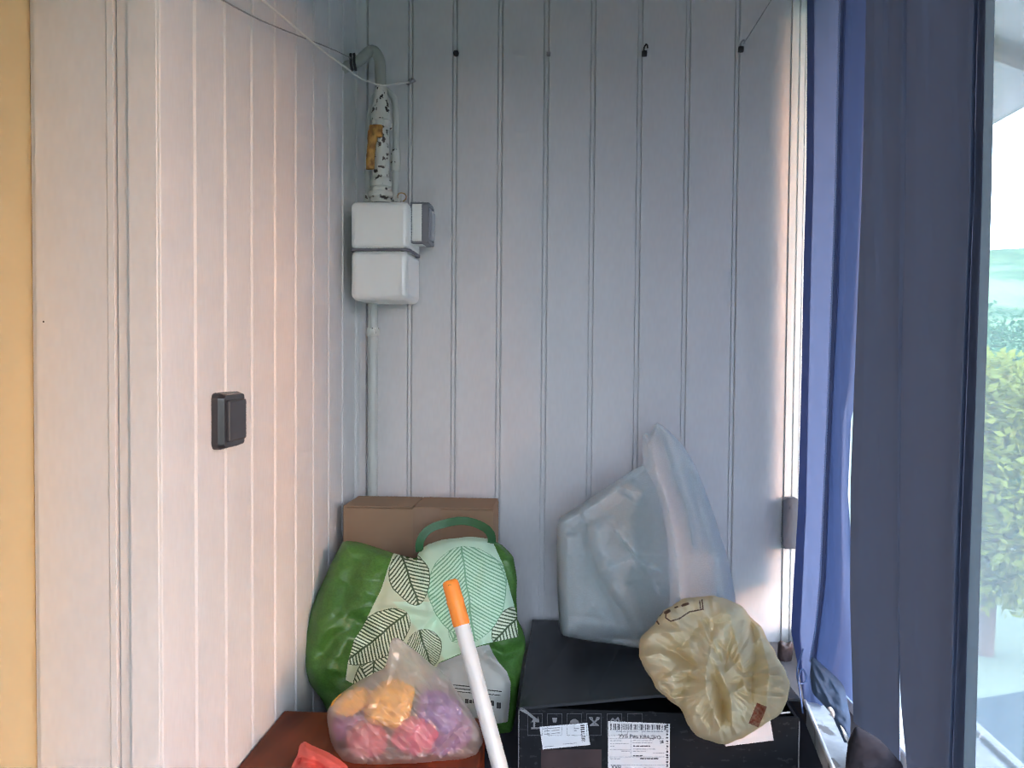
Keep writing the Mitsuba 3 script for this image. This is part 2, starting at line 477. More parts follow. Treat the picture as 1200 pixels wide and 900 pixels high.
# ------------------------------------------------------------------ curtains
def drape(columns):
    """columns: for every fold line, a list of (py, px, depth) knots from top to bottom; all share the rows' count. Returns a sheet."""
    R_ = 70
    grid = []
    for k, col in enumerate(columns):
        c = [list(r) for r in col]
        for r, z in ((c[0], ZW - 0.015), (c[-1], 0.668)):
            if r[0] is None:                           # hung from the rail, or down to just above the sill
                r[0] = 419 + (CAM[2] - z) / r[2] * F
        c = np.array(c, float)
        ys = np.linspace(c[0, 0], c[-1, 0], R_)
        grid.append(np.c_[ys, np.interp(ys, c[:, 0], c[:, 1]), np.interp(ys, c[:, 0], c[:, 2])])
    g = np.array(grid)                                 # columns x rows x 3
    # smooth the folds across
    from scipy.interpolate import PchipInterpolator
    s = np.arange(len(g))
    fine = np.linspace(0, len(g) - 1, (len(g) - 1) * 8 + 1)
    gf = PchipInterpolator(s, g, axis=0)(fine)
    wob = meshkit.fbm(np.stack([gf[..., 1] / 9.0, gf[..., 0] / 160.0, gf[..., 0] * 0], -1), 3, 5) - 0.5
    v = PD(gf[..., 1], gf[..., 0], gf[..., 2] + 0.012 * wob)
    n, m = v.shape[:2]
    i, j = np.meshgrid(np.arange(n - 1), np.arange(m - 1), indexing='ij')
    q = np.stack([i * m + j, i * m + j + 1, (i + 1) * m + j + 1, (i + 1) * m + j], -1).reshape(-1, 4)
    return trimesh.Trimesh(v.reshape(-1, 3), np.vstack([q[:, [0, 1, 2]], q[:, [0, 2, 3]]]), process=False)


def weave(p, n, uv):
    return 0.5 + 0.5 * dr.sin(p.z * 2400.0) * dr.sin((p.y + p.x) * 2400.0)


scene['mat_curtain_blue'] = {'type': 'principledthin', 'base_color': rgb(0.145, 0.185, 0.33), 'roughness': 0.8, 'diff_trans': 1.15, 'spec_trans': 0.0, 'eta': 1.3}
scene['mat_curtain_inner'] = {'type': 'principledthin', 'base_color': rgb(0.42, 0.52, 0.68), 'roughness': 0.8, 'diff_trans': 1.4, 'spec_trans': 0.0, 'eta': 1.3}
scene['mat_curtain_edge_glow'] = {'type': 'principledthin', 'base_color': rgb(0.17, 0.24, 0.31), 'roughness': 0.85, 'diff_trans': 0.35, 'spec_trans': 0.0, 'eta': 1.3}  # slate cloth made paler and bluer for the glow along its edge
scene['mat_curtain_slate'] = {'type': 'principledthin', 'base_color': rgb(0.15, 0.185, 0.28), 'roughness': 0.85, 'diff_trans': 0.06, 'spec_trans': 0.0, 'eta': 1.3}
blue = [
    [(None, 944, 1.825), (0, 946, 1.825), (200, 945, 1.825), (300, 942, 1.825), (450, 939, 1.825), (600, 935, 1.825), (680, 930, 1.825), (740, 927, 1.672), (790, 937, 1.570), (826, 943, 1.540)],
    [(None, 955, 1.695), (0, 956, 1.695), (200, 955, 1.695), (300, 952, 1.695), (450, 949, 1.685), (600, 946, 1.685), (680, 942, 1.675), (740, 940, 1.614), (790, 944, 1.540), (828, 949, 1.525)],
    [(None, 974, 1.590), (0, 974, 1.590), (200, 970, 1.590), (300, 967, 1.590), (450, 963, 1.590), (600, 958, 1.590), (680, 955, 1.590), (740, 949, 1.563), (790, 951, 1.525), (828, 957, 1.520)],
    [(None, 992, 1.460), (0, 991, 1.460), (225, 986, 1.460), (340, 983, 1.460), (450, 977, 1.465), (560, 972, 1.470), (680, 968, 1.470), (770, 957, 1.480), (800, 958, 1.500), (826, 966, 1.500)],
]
blue2 = [
    [(None, 986, 1.475), (0, 985, 1.475), (225, 980, 1.475), (450, 972, 1.48), (680, 962, 1.49), (735, 957, 1.49), (775, 950, 1.49)],
    [(None, 996, 1.45), (0, 996, 1.45), (225, 992, 1.45), (450, 984, 1.46), (680, 978, 1.47), (735, 974, 1.47), (788, 966, 1.47)],
    [(None, 1010, 1.37), (0, 1009, 1.37), (225, 1004, 1.37), (450, 995, 1.40), (490, 992, 1.40), (580, 990, 1.405), (685, 991, 1.405), (735, 988, 1.41), (800, 978, 1.43)],
    [(None, 1030, 1.30), (0, 1028, 1.30), (225, 1020, 1.31), (450, 1008, 1.36), (490, 997.5, 1.395), (580, 993.5, 1.40), (685, 1002, 1.385), (735, 1010, 1.37), (830, 1006, 1.40)],
]
t = thing('blue_curtain', 'translucent bright blue curtain hanging in narrow folds beside the white window post', 'curtain')
obj('panel', drape(blue), 'mat_curtain_blue', t, smooth=True)
obj('fold', drape(blue2), 'mat_curtain_blue', t, smooth=True)
obj('hem', drape([[(y, x + 1, d + 0.012) for y, x, d in c] for c in blue[:2]]), 'mat_curtain_blue', t, smooth=True)
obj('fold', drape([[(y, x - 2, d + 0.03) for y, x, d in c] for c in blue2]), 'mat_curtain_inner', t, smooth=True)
slate1 = [
    [(None, 1017, 1.30), (0, 1015, 1.30), (225, 1010, 1.30), (450, 1001, 1.33), (560, 997, 1.345), (700, 996, 1.345), (845, 1000, 1.335)],
    [(None, 1026, 1.25), (0, 1024, 1.25), (225, 1019, 1.25), (450, 1010, 1.28), (560, 1006, 1.29), (700, 1005, 1.29), (852, 1007, 1.285)],
    [(None, 1043, 1.22), (0, 1042, 1.22), (225, 1038, 1.22), (450, 1033, 1.23), (560, 1031, 1.23), (700, 1030, 1.23), (866, 1030, 1.23)],
    [(None, 1058, 1.15), (0, 1058, 1.15), (225, 1056, 1.15), (450, 1053, 1.16), (560, 1053, 1.16), (700, 1053, 1.16), (785, 1053, 1.16), (892, 1054, 1.16)],
    [(None, 1066, 1.155), (0, 1066, 1.155), (225, 1064, 1.155), (450, 1062, 1.16), (560, 1061, 1.165), (700, 1058, 1.165), (785, 1054, 1.163), (892, 1055, 1.163)],
]
slate2 = [
    [(None, 1060, 1.17), (0, 1060, 1.17), (225, 1058, 1.17), (450, 1054, 1.17), (700, 1052, 1.17), (790, 1054, 1.165), (840, 1057, 1.155), (900, 1063, 1.14), (None, 1067, 1.13)],
    [(None, 1074, 1.105), (0, 1074, 1.105), (225, 1072, 1.105), (450, 1070, 1.105), (700, 1067, 1.105), (800, 1068, 1.105), (900, 1071, 1.10), (None, 1073, 1.10)],
    [(None, 1098, 1.065), (0, 1096, 1.065), (225, 1092, 1.065), (450, 1087, 1.065), (700, 1083, 1.065), (900, 1079, 1.065), (None, 1078, 1.065)],
    [(None, 1124, 0.995), (0, 1122, 0.995), (225, 1117, 0.995), (450, 1110, 0.995), (700, 1102, 0.995), (900, 1095, 0.995), (None, 1093, 0.995)],
    [(None, 1144, 0.955), (0, 1141, 0.955), (225, 1137, 0.955), (450, 1128, 0.955), (700, 1119, 0.955), (900, 1112, 0.955), (None, 1110, 0.955)],
    [(None, 1149, 0.99), (0, 1146, 0.99), (225, 1141, 0.99), (450, 1133, 0.99), (700, 1123, 0.99), (900, 1116, 0.99), (None, 1114, 0.99)],
    [(None, 1158, 0.955), (0, 1155, 0.955), (225, 1151, 0.955), (450, 1144, 0.955), (700, 1135, 0.955), (900, 1129, 0.955), (None, 1127, 0.955)],
    [(None, 1170, 0.87), (0, 1166, 0.87), (225, 1162, 0.87), (330, 1159, 0.87), (450, 1155, 0.87), (700, 1148, 0.87), (900, 1143, 0.87), (None, 1141, 0.87)],
]
t = thing('slate_curtain', 'heavy dark slate blue curtain between the bright blue curtain and the window pane', 'curtain')
obj('panel', drape(slate1), 'mat_curtain_slate', t, smooth=True)
obj('panel', drape(slate2[:-1]), 'mat_curtain_slate', t, smooth=True)
obj('hem', drape(slate2[-2:]), 'mat_curtain_edge_glow', t, smooth=True)
t = thing('curtain_rail', 'white rail that carries the blue and slate curtains', 'curtain rail')
obj('track', box([0.885, -1.40, ZW - 0.01], [0.925, -0.05, ZC], 0.003), 'mat_window', t)

# ------------------------------------------------------------------ crumpled things on the sill
principled('mat_dark_film', (0.05, 0.07, 0.13), 0.25, 0.7)
scene['mat_film_smoke'] = {'type': 'principledthin', 'base_color': rgb(0.10, 0.15, 0.24), 'roughness': 0.3, 'diff_trans': 0.5, 'spec_trans': 0.0, 'eta': 1.5}
v, f, fb, px, _ = pillow([(951, 769), (957, 773), (968, 783), (982, 795), (990, 806), (993, 822), (997, 845), (996, 868), (990, 872), (984, 858), (975, 838), (965, 826), (952, 812), (949, 790)],
                         lambda p: 1.435 - (p[:, 1] - 770) * 0.0009, 0.010, 0.006, 20, 2.2, lambda p: 0.006 * ridged(p, 1.1, 30, 7, 4))
obj_k = obj('plastic_film', (v, np.vstack([f, fb])), 'mat_film_smoke', smooth=50)
tag(obj_k, 'dark crinkled translucent plastic film on the window sill at the foot of the blue curtain', 'plastic film')
for k, pts in enumerate(([(969, 829), (974, 828), (981, 838), (981, 844), (976, 842)], [(984, 849), (988, 853), (996, 867), (995, 872), (990, 866)])):
    v, f, fb, px, _ = pillow(pts, 1.37 - 0.05 * k, 0.004, 0.004, 6, 1.2, bump=0.2)
    tag(obj('paper_scrap', (v, np.vstack([f, fb])), 'mat_window', smooth=50), ['small white scrap in the folds of the plastic film, the upper of two', 'small white scrap in the folds of the plastic film, the lower of two'][k], 'scrap', 'white scraps on the sill')
principled('mat_shade_blob', mottled((0.022, 0.020, 0.024), (0.04, 0.034, 0.04), 30), 0.9, 0.1)  # dark body put in for the shade below the slate curtain
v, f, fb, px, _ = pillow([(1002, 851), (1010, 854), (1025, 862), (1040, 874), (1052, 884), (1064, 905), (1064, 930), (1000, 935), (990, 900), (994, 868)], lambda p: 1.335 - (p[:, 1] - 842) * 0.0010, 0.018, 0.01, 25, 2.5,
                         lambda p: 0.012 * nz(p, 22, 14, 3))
tag(obj('shade_blob', (v, np.vstack([f, fb])), 'mat_shade_blob', smooth=50), 'dark brown rag added for the shade on the window sill under the slate curtain hem', 'blob')
principled('mat_bracket', mottled((0.03, 0.022, 0.022), (0.09, 0.06, 0.058), 60), 0.4)
v, f, fb, px, _ = pillow([(912, 752), (917, 750), (922, 754), (928, 750), (930, 758), (928, 774), (926, 790), (922, 806), (915, 796), (914, 782), (911, 768)], 1.76, 0.010, 0.008, 8, 1.6, lambda p: 0.008 * nz(p, 8, 10, 8))
tag(obj('wrapper', (v, np.vstack([f, fb])), 'mat_bracket', smooth=45), 'dark brown crumpled wrapper in the corner of the sill right of the beige bag', 'wrapper')
# cord with a loop at the curtain's foot
loop = [(941, 760, 1.535), (936, 776, 1.53), (934, 790, 1.525), (938, 801, 1.52), (943, 800, 1.52), (944, 790, 1.525), (940, 784, 1.525), (936, 794, 1.52), (937, 808, 1.515), (939, 822, 1.51), (941, 836, 1.50)]
principled('mat_cord', (0.16, 0.24, 0.46), 0.7)
tag(obj('curtain_tieback', tube(spline([PD(x, y, d) for x, y, d in loop], 60), 0.0015, 8), 'mat_cord', smooth=True), 'thin blue cord with a small loop hanging at the foot of the blue curtain', 'tieback')

# ------------------------------------------------------------------ gas meter, pipes
def old_paint(p, n, uv):
    t = mikit.fbm(p.x * 30, p.y * 30, p.z * 18, 3)
    chips = mikit.smoothstep(0.62, 0.66, mikit.fbm(p.x * 150, p.y * 150, p.z * 110, 3))
    return mikit.mix(mikit.mix((0.50, 0.52, 0.47), (0.62, 0.62, 0.57), t), (0.035, 0.03, 0.025), chips)


principled('mat_old_paint', mikit.proc(old_paint), 0.4)
principled('mat_pipe', mottled((0.30, 0.32, 0.29), (0.37, 0.38, 0.34), 25), 0.38)
principled('mat_pipe_light', mottled((0.44, 0.47, 0.45), (0.52, 0.54, 0.51), 20), 0.4)


def ochre_fn(p, n, uv):
    t = mikit.fbm(p.x * 120, p.y * 120, p.z * 60, 3)
    return mikit.mix((0.26, 0.11, 0.025), (0.50, 0.27, 0.065), mikit.smoothstep(0.3, 0.65, t))


principled('mat_ochre', mikit.proc(ochre_fn), 0.6)
principled('mat_enamel', mottled((0.70, 0.72, 0.69), (0.75, 0.76, 0.72), 8), 0.22, 0.6)
principled('mat_seam', (0.13, 0.13, 0.15), 0.5)
principled('mat_dial_frame', (0.17, 0.18, 0.20), 0.35)
principled('mat_dial_glass', (0.22, 0.24, 0.27), 0.12, 0.8)

YF = -0.150                                                 # front of the meter
m_l, m_t = PY(410.5, 236, YF)[[0, 2]]
m_r, m_b = PY(478, 352, YF)[[0, 2]]
zs = float(PY(440, 292.5, YF)[2])
meter = thing('gas_meter', 'white enamelled gas meter box hanging on pipes in the back corner', 'gas meter')
obj('upper_case', box([m_l, YF, zs], [m_r, -0.012, m_t], 0.012), 'mat_enamel', meter, smooth=30)
obj('lower_case', box([m_l, YF, m_b], [m_r, -0.012, zs], 0.014), 'mat_enamel', meter, smooth=30)
seam = flat(rrect(m_l - 0.0015, YF - 0.002, m_r + 0.0035, -0.020, 0.014).difference(rrect(m_l + 0.004, YF + 0.004, m_r - 0.002, -0.024, 0.012)), [0, 0, zs - 0.0025], [1, 0, 0], [0, 1, 0], 0.005)
obj('seam_flange', seam, 'mat_seam', meter)
dz0, dz1 = float(PY(495, 287, -0.075)[2]), float(PY(495, 242, -0.075)[2])
dx0, dx1 = m_r - 0.002, m_r + 0.026
dial = obj('counter_housing', box([dx0, -0.118, dz0], [dx1, -0.045, dz1], 0.006), 'mat_enamel', meter, smooth=30)
ring = flat(rrect(-0.119, dz0 - 0.002, -0.044, dz1 + 0.002, 0.008).difference(rrect(-0.111, dz0 + 0.006, -0.052, dz1 - 0.006, 0.005)), [dx1 - 0.004, 0, 0], [0, 1, 0], [0, 0, 1], 0.014)
obj('counter_frame', ring, 'mat_dial_frame', dial)
dome = to_tm(m3.Manifold.batch_hull([m3.Manifold.sphere(0.010, 32).scale([0.9, 1, 1]).translate([dx1 + 0.006, y, z]) for y in (-0.100, -0.063) for z in (dz0 + 0.017, dz1 - 0.017)]))
obj('counter_window', dome, 'mat_dial_glass', dial, smooth=40)
obj('counter_frame', flat(rrect(dx0, dz0 - 0.0015, dx0 + 0.0035, dz1 + 0.0015, 0.0015), [0, -0.1195, 0], [1, 0, 0], [0, 0, 1], 0.01, [0, 1, 0]), 'mat_dial_frame', dial)
for z_a, z_b in ((dz0 - 0.0015, dz0 + 0.002), (dz1 - 0.002, dz1 + 0.0015)):
    obj('counter_frame', box([dx0, -0.1195, z_a], [dx1, -0.10, z_b]), 'mat_dial_frame', dial)

YP = -0.085
def at(px, py, y=YP):
    return PY(px, py, y)


inlet = thing('gas_pipe', 'grey painted gas inlet pipe bending down from the left wall to the meter valve', 'pipe')
obj('bend', tube(spline([at(396, 82, -0.110), at(414, 75, -0.105), at(428, 65, -0.095), at(437, 59.5), at(443, 66), at(445.5, 80), at(446, 95), at(446.5, 112)], 40), 0.0115, 18), 'mat_pipe', inlet, smooth=40)
for q in (0, 1):
    obj('clamp', tube([at(411 + 4 * q, 63, -0.125), at(411 + 4 * q, 73, -0.135), at(413 + 4 * q, 83, -0.125)], 0.0028, 10), 'mat_dark', inlet, smooth=40)
def bodyz(py, px=447):
    return float(at(px, py)[2])


axx = float(at(446.5, 170)[0])
prof = [(0.010, 100), (0.0125, 104), (0.013, 112), (0.016, 120), (0.0205, 128), (0.0215, 136), (0.0215, 142)]
obj('reducer', lathe([(0, bodyz(142))] + [(r, bodyz(y)) for r, y in prof[::-1]] + [(0, bodyz(100))], [axx, YP, 0]), 'mat_old_paint', inlet, smooth=40)
valve = thing('gas_valve', 'chipped white gas valve with an ochre lever above the meter', 'valve')
bprof = [(0.020, 142), (0.022, 144), (0.022, 151), (0.0175, 153), (0.0175, 208), (0.021, 210), (0.0235, 214), (0.0235, 219), (0.0205, 221), (0.0205, 224), (0.026, 226), (0.026, 231), (0.022, 233), (0.022, 238)]
obj('body', lathe([(0, bodyz(142))] + [(r, bodyz(y)) for r, y in bprof] + [(0, bodyz(238))], [axx, YP, 0]), 'mat_old_paint', valve, smooth=35)
hexnut = flat([(0.0235 * math.cos(a), 0.0235 * math.sin(a)) for a in np.arange(6) * math.pi / 3], [axx, YP, bodyz(151)], [1, 0, 0], [0, 1, 0], 0.013)
obj('hex_nut', hexnut, 'mat_old_paint', valve)
lev = [at(437, 154, YP - 0.022), at(436, 166, YP - 0.025), at(434.5, 180, YP - 0.026), at(434, 198, YP - 0.026)]
obj('lever', cat(tube(spline(lev, 14), [0.0105] * 4 + [0.0088] * 10, 14), box(at(432, 160, YP - 0.03), at(449, 147, YP - 0.018), 0.004)), 'mat_ochre', valve, smooth=40)
obj('stem', lathe([(0, 0), (0.009, 0), (0.009, 0.012), (0.006, 0.016), (0, 0.016)], at(440, 156, YP - 0.014), (0, -1, 0), 14), 'mat_ochre', valve, smooth=35)
side = thing('outlet_pipe', 'pale arched outlet pipe looping around the chipped valve', 'pipe')
obj('tube', tube(spline([at(432, 232, -0.052), at(431, 195, -0.052), at(431.5, 160, -0.052), at(434, 130, -0.05), at(441, 112, -0.048), at(451, 106, -0.046), at(460, 113, -0.046), at(463.5, 130, -0.048), at(464, 160, -0.05), at(463.5, 195, -0.052), at(463, 232, -0.052)], 70), 0.0072, 14), 'mat_pipe_light', side, smooth=True)
sx = float(at(463.5, 190, -0.052)[0])
zz = lambda py: float(at(463, py, -0.052)[2])
obj('union', lathe([(0, zz(201)), (0.0095, zz(201)), (0.0105, zz(199)), (0.0105, zz(178)), (0.0095, zz(176)), (0, zz(176))], [sx, -0.052, 0]), 'mat_old_paint', side, smooth=35)
for px_ in (432.5, 464):
    obj('nut', flat([(0.0115 * math.cos(a), 0.0115 * math.sin(a)) for a in np.arange(6) * math.pi / 3], [float(at(px_, 230, -0.052)[0]), -0.052, float(at(px_, 237, -0.052)[2])], [1, 0, 0], [0, 1, 0], 0.016), 'mat_old_paint', side)
obj('seal_wire', tube(spline([at(466, 232, -0.08), at(471, 226, -0.085), at(475, 228, -0.085), at(472, 236, -0.08)], 20), 0.0012, 8), 'mat_ochre', side, smooth=True)
ox = float(at(437, 450, -0.045)[0])
low = thing('riser_pipe', 'pale vertical gas riser pipe below the meter in the corner', 'pipe')
zl = lambda py: float(at(437, py, -0.045)[2])
obj('tube', tube([[ox, -0.045, 0.0], [ox, -0.045, 0.6], [ox, -0.045, zl(345)]], 0.0105, 16), 'mat_pipe_light', low, smooth=40)
obj('coupling', lathe([(0, zl(394)), (0.0125, zl(394)), (0.0138, zl(391)), (0.0138, zl(386)), (0.0125, zl(384)), (0, zl(384))], [ox, -0.045, 0]), 'mat_old_paint', low, smooth=35)

# ------------------------------------------------------------------ lines and hooks
principled('mat_rope', (0.66, 0.65, 0.60), 0.8)
principled('mat_wire_and_shadow', (0.26, 0.26, 0.26), 0.5)
principled('mat_steel', (0.30, 0.31, 0.33), 0.35, 0.5, metallic=0.7)
rope = [PD(250, -54, 0.99), PD(290, -17, 1.13), PD(308, 0, 1.20), PD(340, 27, 1.33), PD(375, 57, 1.49), PD(410, 83, 1.67), PD(437, 97.5, 1.755), PD(446, 100, 1.757), PD(455, 99.5, 1.785), PD(470, 97.5, 1.83), PD(481, 95.5, 1.862)]
tag(obj('clothes_line', tube(spline(rope, 80), 0.0019, 8), 'mat_rope', smooth=True), 'white cord tied round the gas pipe and running up to the left', 'cord')
tag(obj('wire_and_shadow', tube(spline([PX(236, -16, 0.02), PX(268, 4, 0.016), PX(300, 21, 0.016), PX(330, 34, 0.014), PX(360, 46, 0.012), PX(390, 58, 0.010), PD(411, 68, 1.74)], 60), 0.0011, 8), 'mat_wire_and_shadow', smooth=True),  # partly a wire, partly the cord's soft shadow drawn as one
    'thin dark wire standing in for the cord shadow along the top of the left wall to the pipe clamp', 'wire')
hk = thing('wall_hook', 'small steel hook holding the white cord at the top of the back wall', 'hook', 'fixings along the top of the back wall')
obj('plate', lathe([(0, 0), (0.006, 0), (0.006, 0.003), (0.003, 0.004), (0, 0.004)], PY(482, 95, -0.008), (0, -1, 0), 14), 'mat_steel', hk, smooth=35)
obj('hook', tube(spline([PY(477, 98, -0.008), PY(480, 97, -0.016), PY(483, 93.5, -0.014), PY(487, 96, -0.009)], 16), 0.0022, 8), 'mat_steel', hk, smooth=True)
for px_, py_, lab, r, mt in ((535, 64, 'round black screw cap at the top of the back wall', 0.0062, 'mat_dark'), (643, 64.5, 'square grey clip at the top of the back wall', 0.0055, 'mat_steel')):
    hk = thing('wall_hook', lab, 'hook', 'fixings along the top of the back wall')
    c = PY(px_, py_, -0.006)
    sides = 20 if px_ == 535 else 4
    m = lathe([(0, 0), (r * 0.75, 0), (r * 0.8, 0.006), (r, 0.0065), (r, 0.0105), (r * 0.6, 0.0125), (0, 0.0125)], [0, 0, 0], (0, 0, 1), sides)
    if sides == 4:
        m.apply_transform(trimesh.transformations.rotation_matrix(math.pi / 4, [0, 0, 1]))
        m.apply_scale([1.1, 1.1, 0.8])
    m.apply_transform(trimesh.transformations.rotation_matrix(math.pi / 2, [1, 0, 0]))
    m.apply_translation(c)
    obj('cap', m, mt, hk, smooth=30)
for px_, py_, lab in ((755, 63, 'black double hook at the top of the back wall above the white bag'), (868, 58, 'dark hook with a thin wire near the window end of the back wall')):
    hk = thing('wall_hook', lab, 'hook', 'fixings along the top of the back wall')
    c = PY(px_, py_, -0.006)
    obj('plate', box(c + [-0.0055, -0.007, -0.0065], c + [0.0055, 0.001, 0.005], 0.0015), 'mat_dark', hk, smooth=30)
    obj('hook', tube(spline([c + [0.0, -0.004, 0.004], c + [0.0, -0.006, 0.013], c + [0.003, -0.010, 0.016], c + [0.006, -0.010, 0.008]], 16), 0.0017, 8), 'mat_steel' if px_ == 868 else 'mat_dark', hk, smooth=True)
tag(obj('wire_and_shadow', tube([PY(871, 52, -0.012), PY(885, 30, -0.03), PY(905, -2, -0.06), PY(930, -45, -0.10)], 0.0009, 6), 'mat_wire_and_shadow', smooth=True), 'thin dark wire rising from the hook near the window', 'wire')

# ------------------------------------------------------------------ switch on the left wall
s_y0, s_y1 = float(PX(250, 492, 0.003)[1]), float(PX(283.5, 492, 0.012)[1])
s_z1, s_z0 = float(PX(266, 459.5, 0.006)[2]), float(PX(266, 524.5, 0.006)[2])
sw = thing('light_switch', 'black plastic light switch on the cream left wall', 'switch')
def on_left(poly, x0, d):
    return flat(poly, [x0, 0, 0], [0, 1, 0], [0, 0, 1], d)


obj('base', on_left(rrect(s_y0, s_z0, s_y1, s_z1, 0.010), -0.001, 0.010), 'mat_black_plastic', sw, smooth=30)
fr = to_tm(m3.Manifold.batch_hull([to := m3.Manifold.cylinder(0.008, 0.009, 0.006, 24).translate([y, z, 0]) for y in (s_y0 + 0.009, s_y1 - 0.009) for z in (s_z0 + 0.009, s_z1 - 0.009)]))
fr.apply_transform(np.array([[0, 0, 1, 0.009], [1, 0, 0, 0], [0, 1, 0, 0], [0, 0, 0, 1.0]]))
obj('frame', fr, 'mat_black_plastic', sw, smooth=30)
rk = box([0.012, s_y0 + 0.011, s_z0 + 0.010], [0.0215, s_y1 - 0.006, s_z1 - 0.010], 0.003)
obj('rocker', rk, 'mat_rocker', sw, smooth=30)

# ------------------------------------------------------------------ table, cartons
def cherry(p, n, uv):
    g = mikit.fbm(p.x * 30 + mikit.noise(p.x * 8, p.y * 3, 0) * 2, p.y * 3.5, p.z * 30, 4)
    return mikit.mix((0.085, 0.016, 0.005), (0.15, 0.032, 0.010), mikit.smoothstep(0.3, 0.7, g))


principled('mat_cherry', mikit.proc(cherry), 0.5, 0.25)
ZT = 0.655
t_y1 = float(PZ(345, 833, ZT)[1])
t_x1 = float(PZ(561, 893, ZT)[0])
tb_ = thing('side_cabinet', 'reddish brown wooden cabinet standing against the left wall', 'cabinet')
obj('top', box([0.002, -1.02, ZT - 0.02], [t_x1, t_y1, ZT], 0.002, 4), 'mat_cherry', tb_, smooth=30)
obj('side', box([0.006, -1.01, 0], [0.024, t_y1 - 0.005, ZT - 0.0205]), 'mat_cherry', tb_)
obj('side', box([t_x1 - 0.024, -1.01, 0], [t_x1 - 0.006, t_y1 - 0.005, ZT - 0.0205]), 'mat_cherry', tb_)
obj('back', box([0.0245, t_y1 - 0.02, 0.02], [t_x1 - 0.0245, t_y1 - 0.006, ZT - 0.0205]), 'mat_cherry', tb_)
dk = obj('door', box([0.0245, -1.012, 0.06], [t_x1 - 0.0245, -0.994, ZT - 0.024]), 'mat_cherry', tb_)
obj('knob', lathe([(0, 0), (0.006, 0), (0.005, 0.012), (0.012, 0.018), (0.010, 0.026), (0, 0.028)], [t_x1 - 0.06, -1.012, 0.4], (0, -1, 0), 16), 'mat_steel', dk, smooth=35)

principled('mat_card', mottled((0.235, 0.155, 0.098), (0.28, 0.185, 0.12), 9), 0.85, 0.2)
principled('mat_card_tape', mottled((0.22, 0.14, 0.09), (0.26, 0.165, 0.105), 40), 0.45, 0.5)
cy = -0.19
cl, cr = float(PY(402, 640, cy)[0]), float(PY(578, 640, cy)[0])
cz = float(PY(490, 594, cy)[2])
card = thing('cardboard_carton', 'tall plain brown cardboard carton standing in the corner behind the green bag', 'carton')
obj('body', box([cl, cy, 0], [cr, -0.068, cz - 0.004], 0.002, 3), 'mat_card', card, smooth=30)
cm = float(PY(484, 620, cy)[0])
obj('flap', box([cl + 0.001, cy - 0.001, cz - 0.0035], [cm - 0.0012, -0.068, cz], 0.0012, 3), 'mat_card', card, smooth=30)
obj('flap', box([cm + 0.0012, cy - 0.001, cz - 0.0035], [cr - 0.001, -0.068, cz], 0.0012, 3), 'mat_card', card, smooth=30)
obj('tape', box([cm, cy - 0.0008, cz - 0.30], [cm + 0.055, cy + 0.001, cz - 0.002]), 'mat_card_tape', card)
principled('mat_shade_navy', mottled((0.018, 0.022, 0.036), (0.03, 0.035, 0.055), 12), 0.6)  # crate is added, its dark navy stands in for shade in the gap
cr_ = thing('shade_crate', 'dark navy crate added for the shaded gap under the green bag between the cabinet and the black carton', 'crate')
kx0, kx1, ky0, ky1, kz = 0.03, float(PD(607, 860, 1.50)[0]), t_y1 + 0.012, cy - 0.01, float(PD(590, 857, 1.56)[2])
obj('shell', cat(box([kx0, ky0, 0], [kx1, ky0 + 0.012, kz]), box([kx0, ky1 - 0.012, 0], [kx1, ky1, kz]), box([kx0, ky0, 0], [kx0 + 0.012, ky1, kz]), box([kx1 - 0.012, ky0, 0], [kx1, ky1, kz])), 'mat_shade_navy', cr_)
obj('rim', flat(rrect(kx0 - 0.002, ky0 - 0.004, kx1 + 0.004, ky1, 0.01).difference(rrect(kx0 + 0.012, ky0 + 0.012, kx1 - 0.012, ky1 - 0.012, 0.006)), [0, 0, kz - 0.016], [1, 0, 0], [0, 1, 0], 0.016), 'mat_shade_navy', cr_)
obj('lid', box([kx0 + 0.012, ky0 + 0.012, kz - 0.012], [kx1 - 0.012, ky1 - 0.012, kz - 0.002]), 'mat_shade_navy', cr_)


def black_card(p, n, uv):
    t = mikit.fbm(p.x * 7, p.y * 7, p.z * 7, 3)
    s = mikit.smoothstep(0.70, 0.75, mikit.fbm(p.x * 120, p.y * 60, p.z * 160, 3))
    return mikit.mix(mikit.mix((0.010, 0.0115, 0.014), (0.016, 0.018, 0.022), t), (0.05, 0.053, 0.057), s * 0.4)


principled('mat_black_card', mikit.proc(black_card), 0.6, 0.12)
principled('mat_black_lid_lit', mottled((0.013, 0.0165, 0.022), (0.020, 0.025, 0.032), 7), 0.45, 0.5)  # the black card again, lightened and blued for the sheen on top
principled('mat_box_print', (0.20, 0.20, 0.21), 0.6)
principled('mat_box_print_dim', (0.075, 0.078, 0.085), 0.6)
principled('mat_box_picture', mottled((0.035, 0.022, 0.024), (0.06, 0.036, 0.036), 20), 0.45)
ZB = 0.680
bfy = float(PZ(610, 829, ZB)[1])
bx0, bx1 = float(PY(608, 840, bfy)[0]), float(PY(937, 840, bfy)[0])
byb = -0.022
blk = thing('black_carton', 'large black product carton with shipping labels under the white and beige bags', 'carton')
th = 0.005
obj('body', cat(box([bx0, bfy, 0], [bx1, bfy + th, ZB]), box([bx0, byb - th, 0], [bx1, byb, ZB - 0.006]), box([bx0, bfy + th, 0], [bx0 + th, byb - th, ZB - 0.006]), box([bx1 - th, bfy + th, 0], [bx1, byb - th, ZB - 0.004]),
                box([bx0, bfy + th, 0], [bx1, byb - th, th]), box([bx0 + th, bfy + th, ZB - 0.025], [bx1 - th, byb - th, ZB - 0.02])), 'mat_black_card', blk)
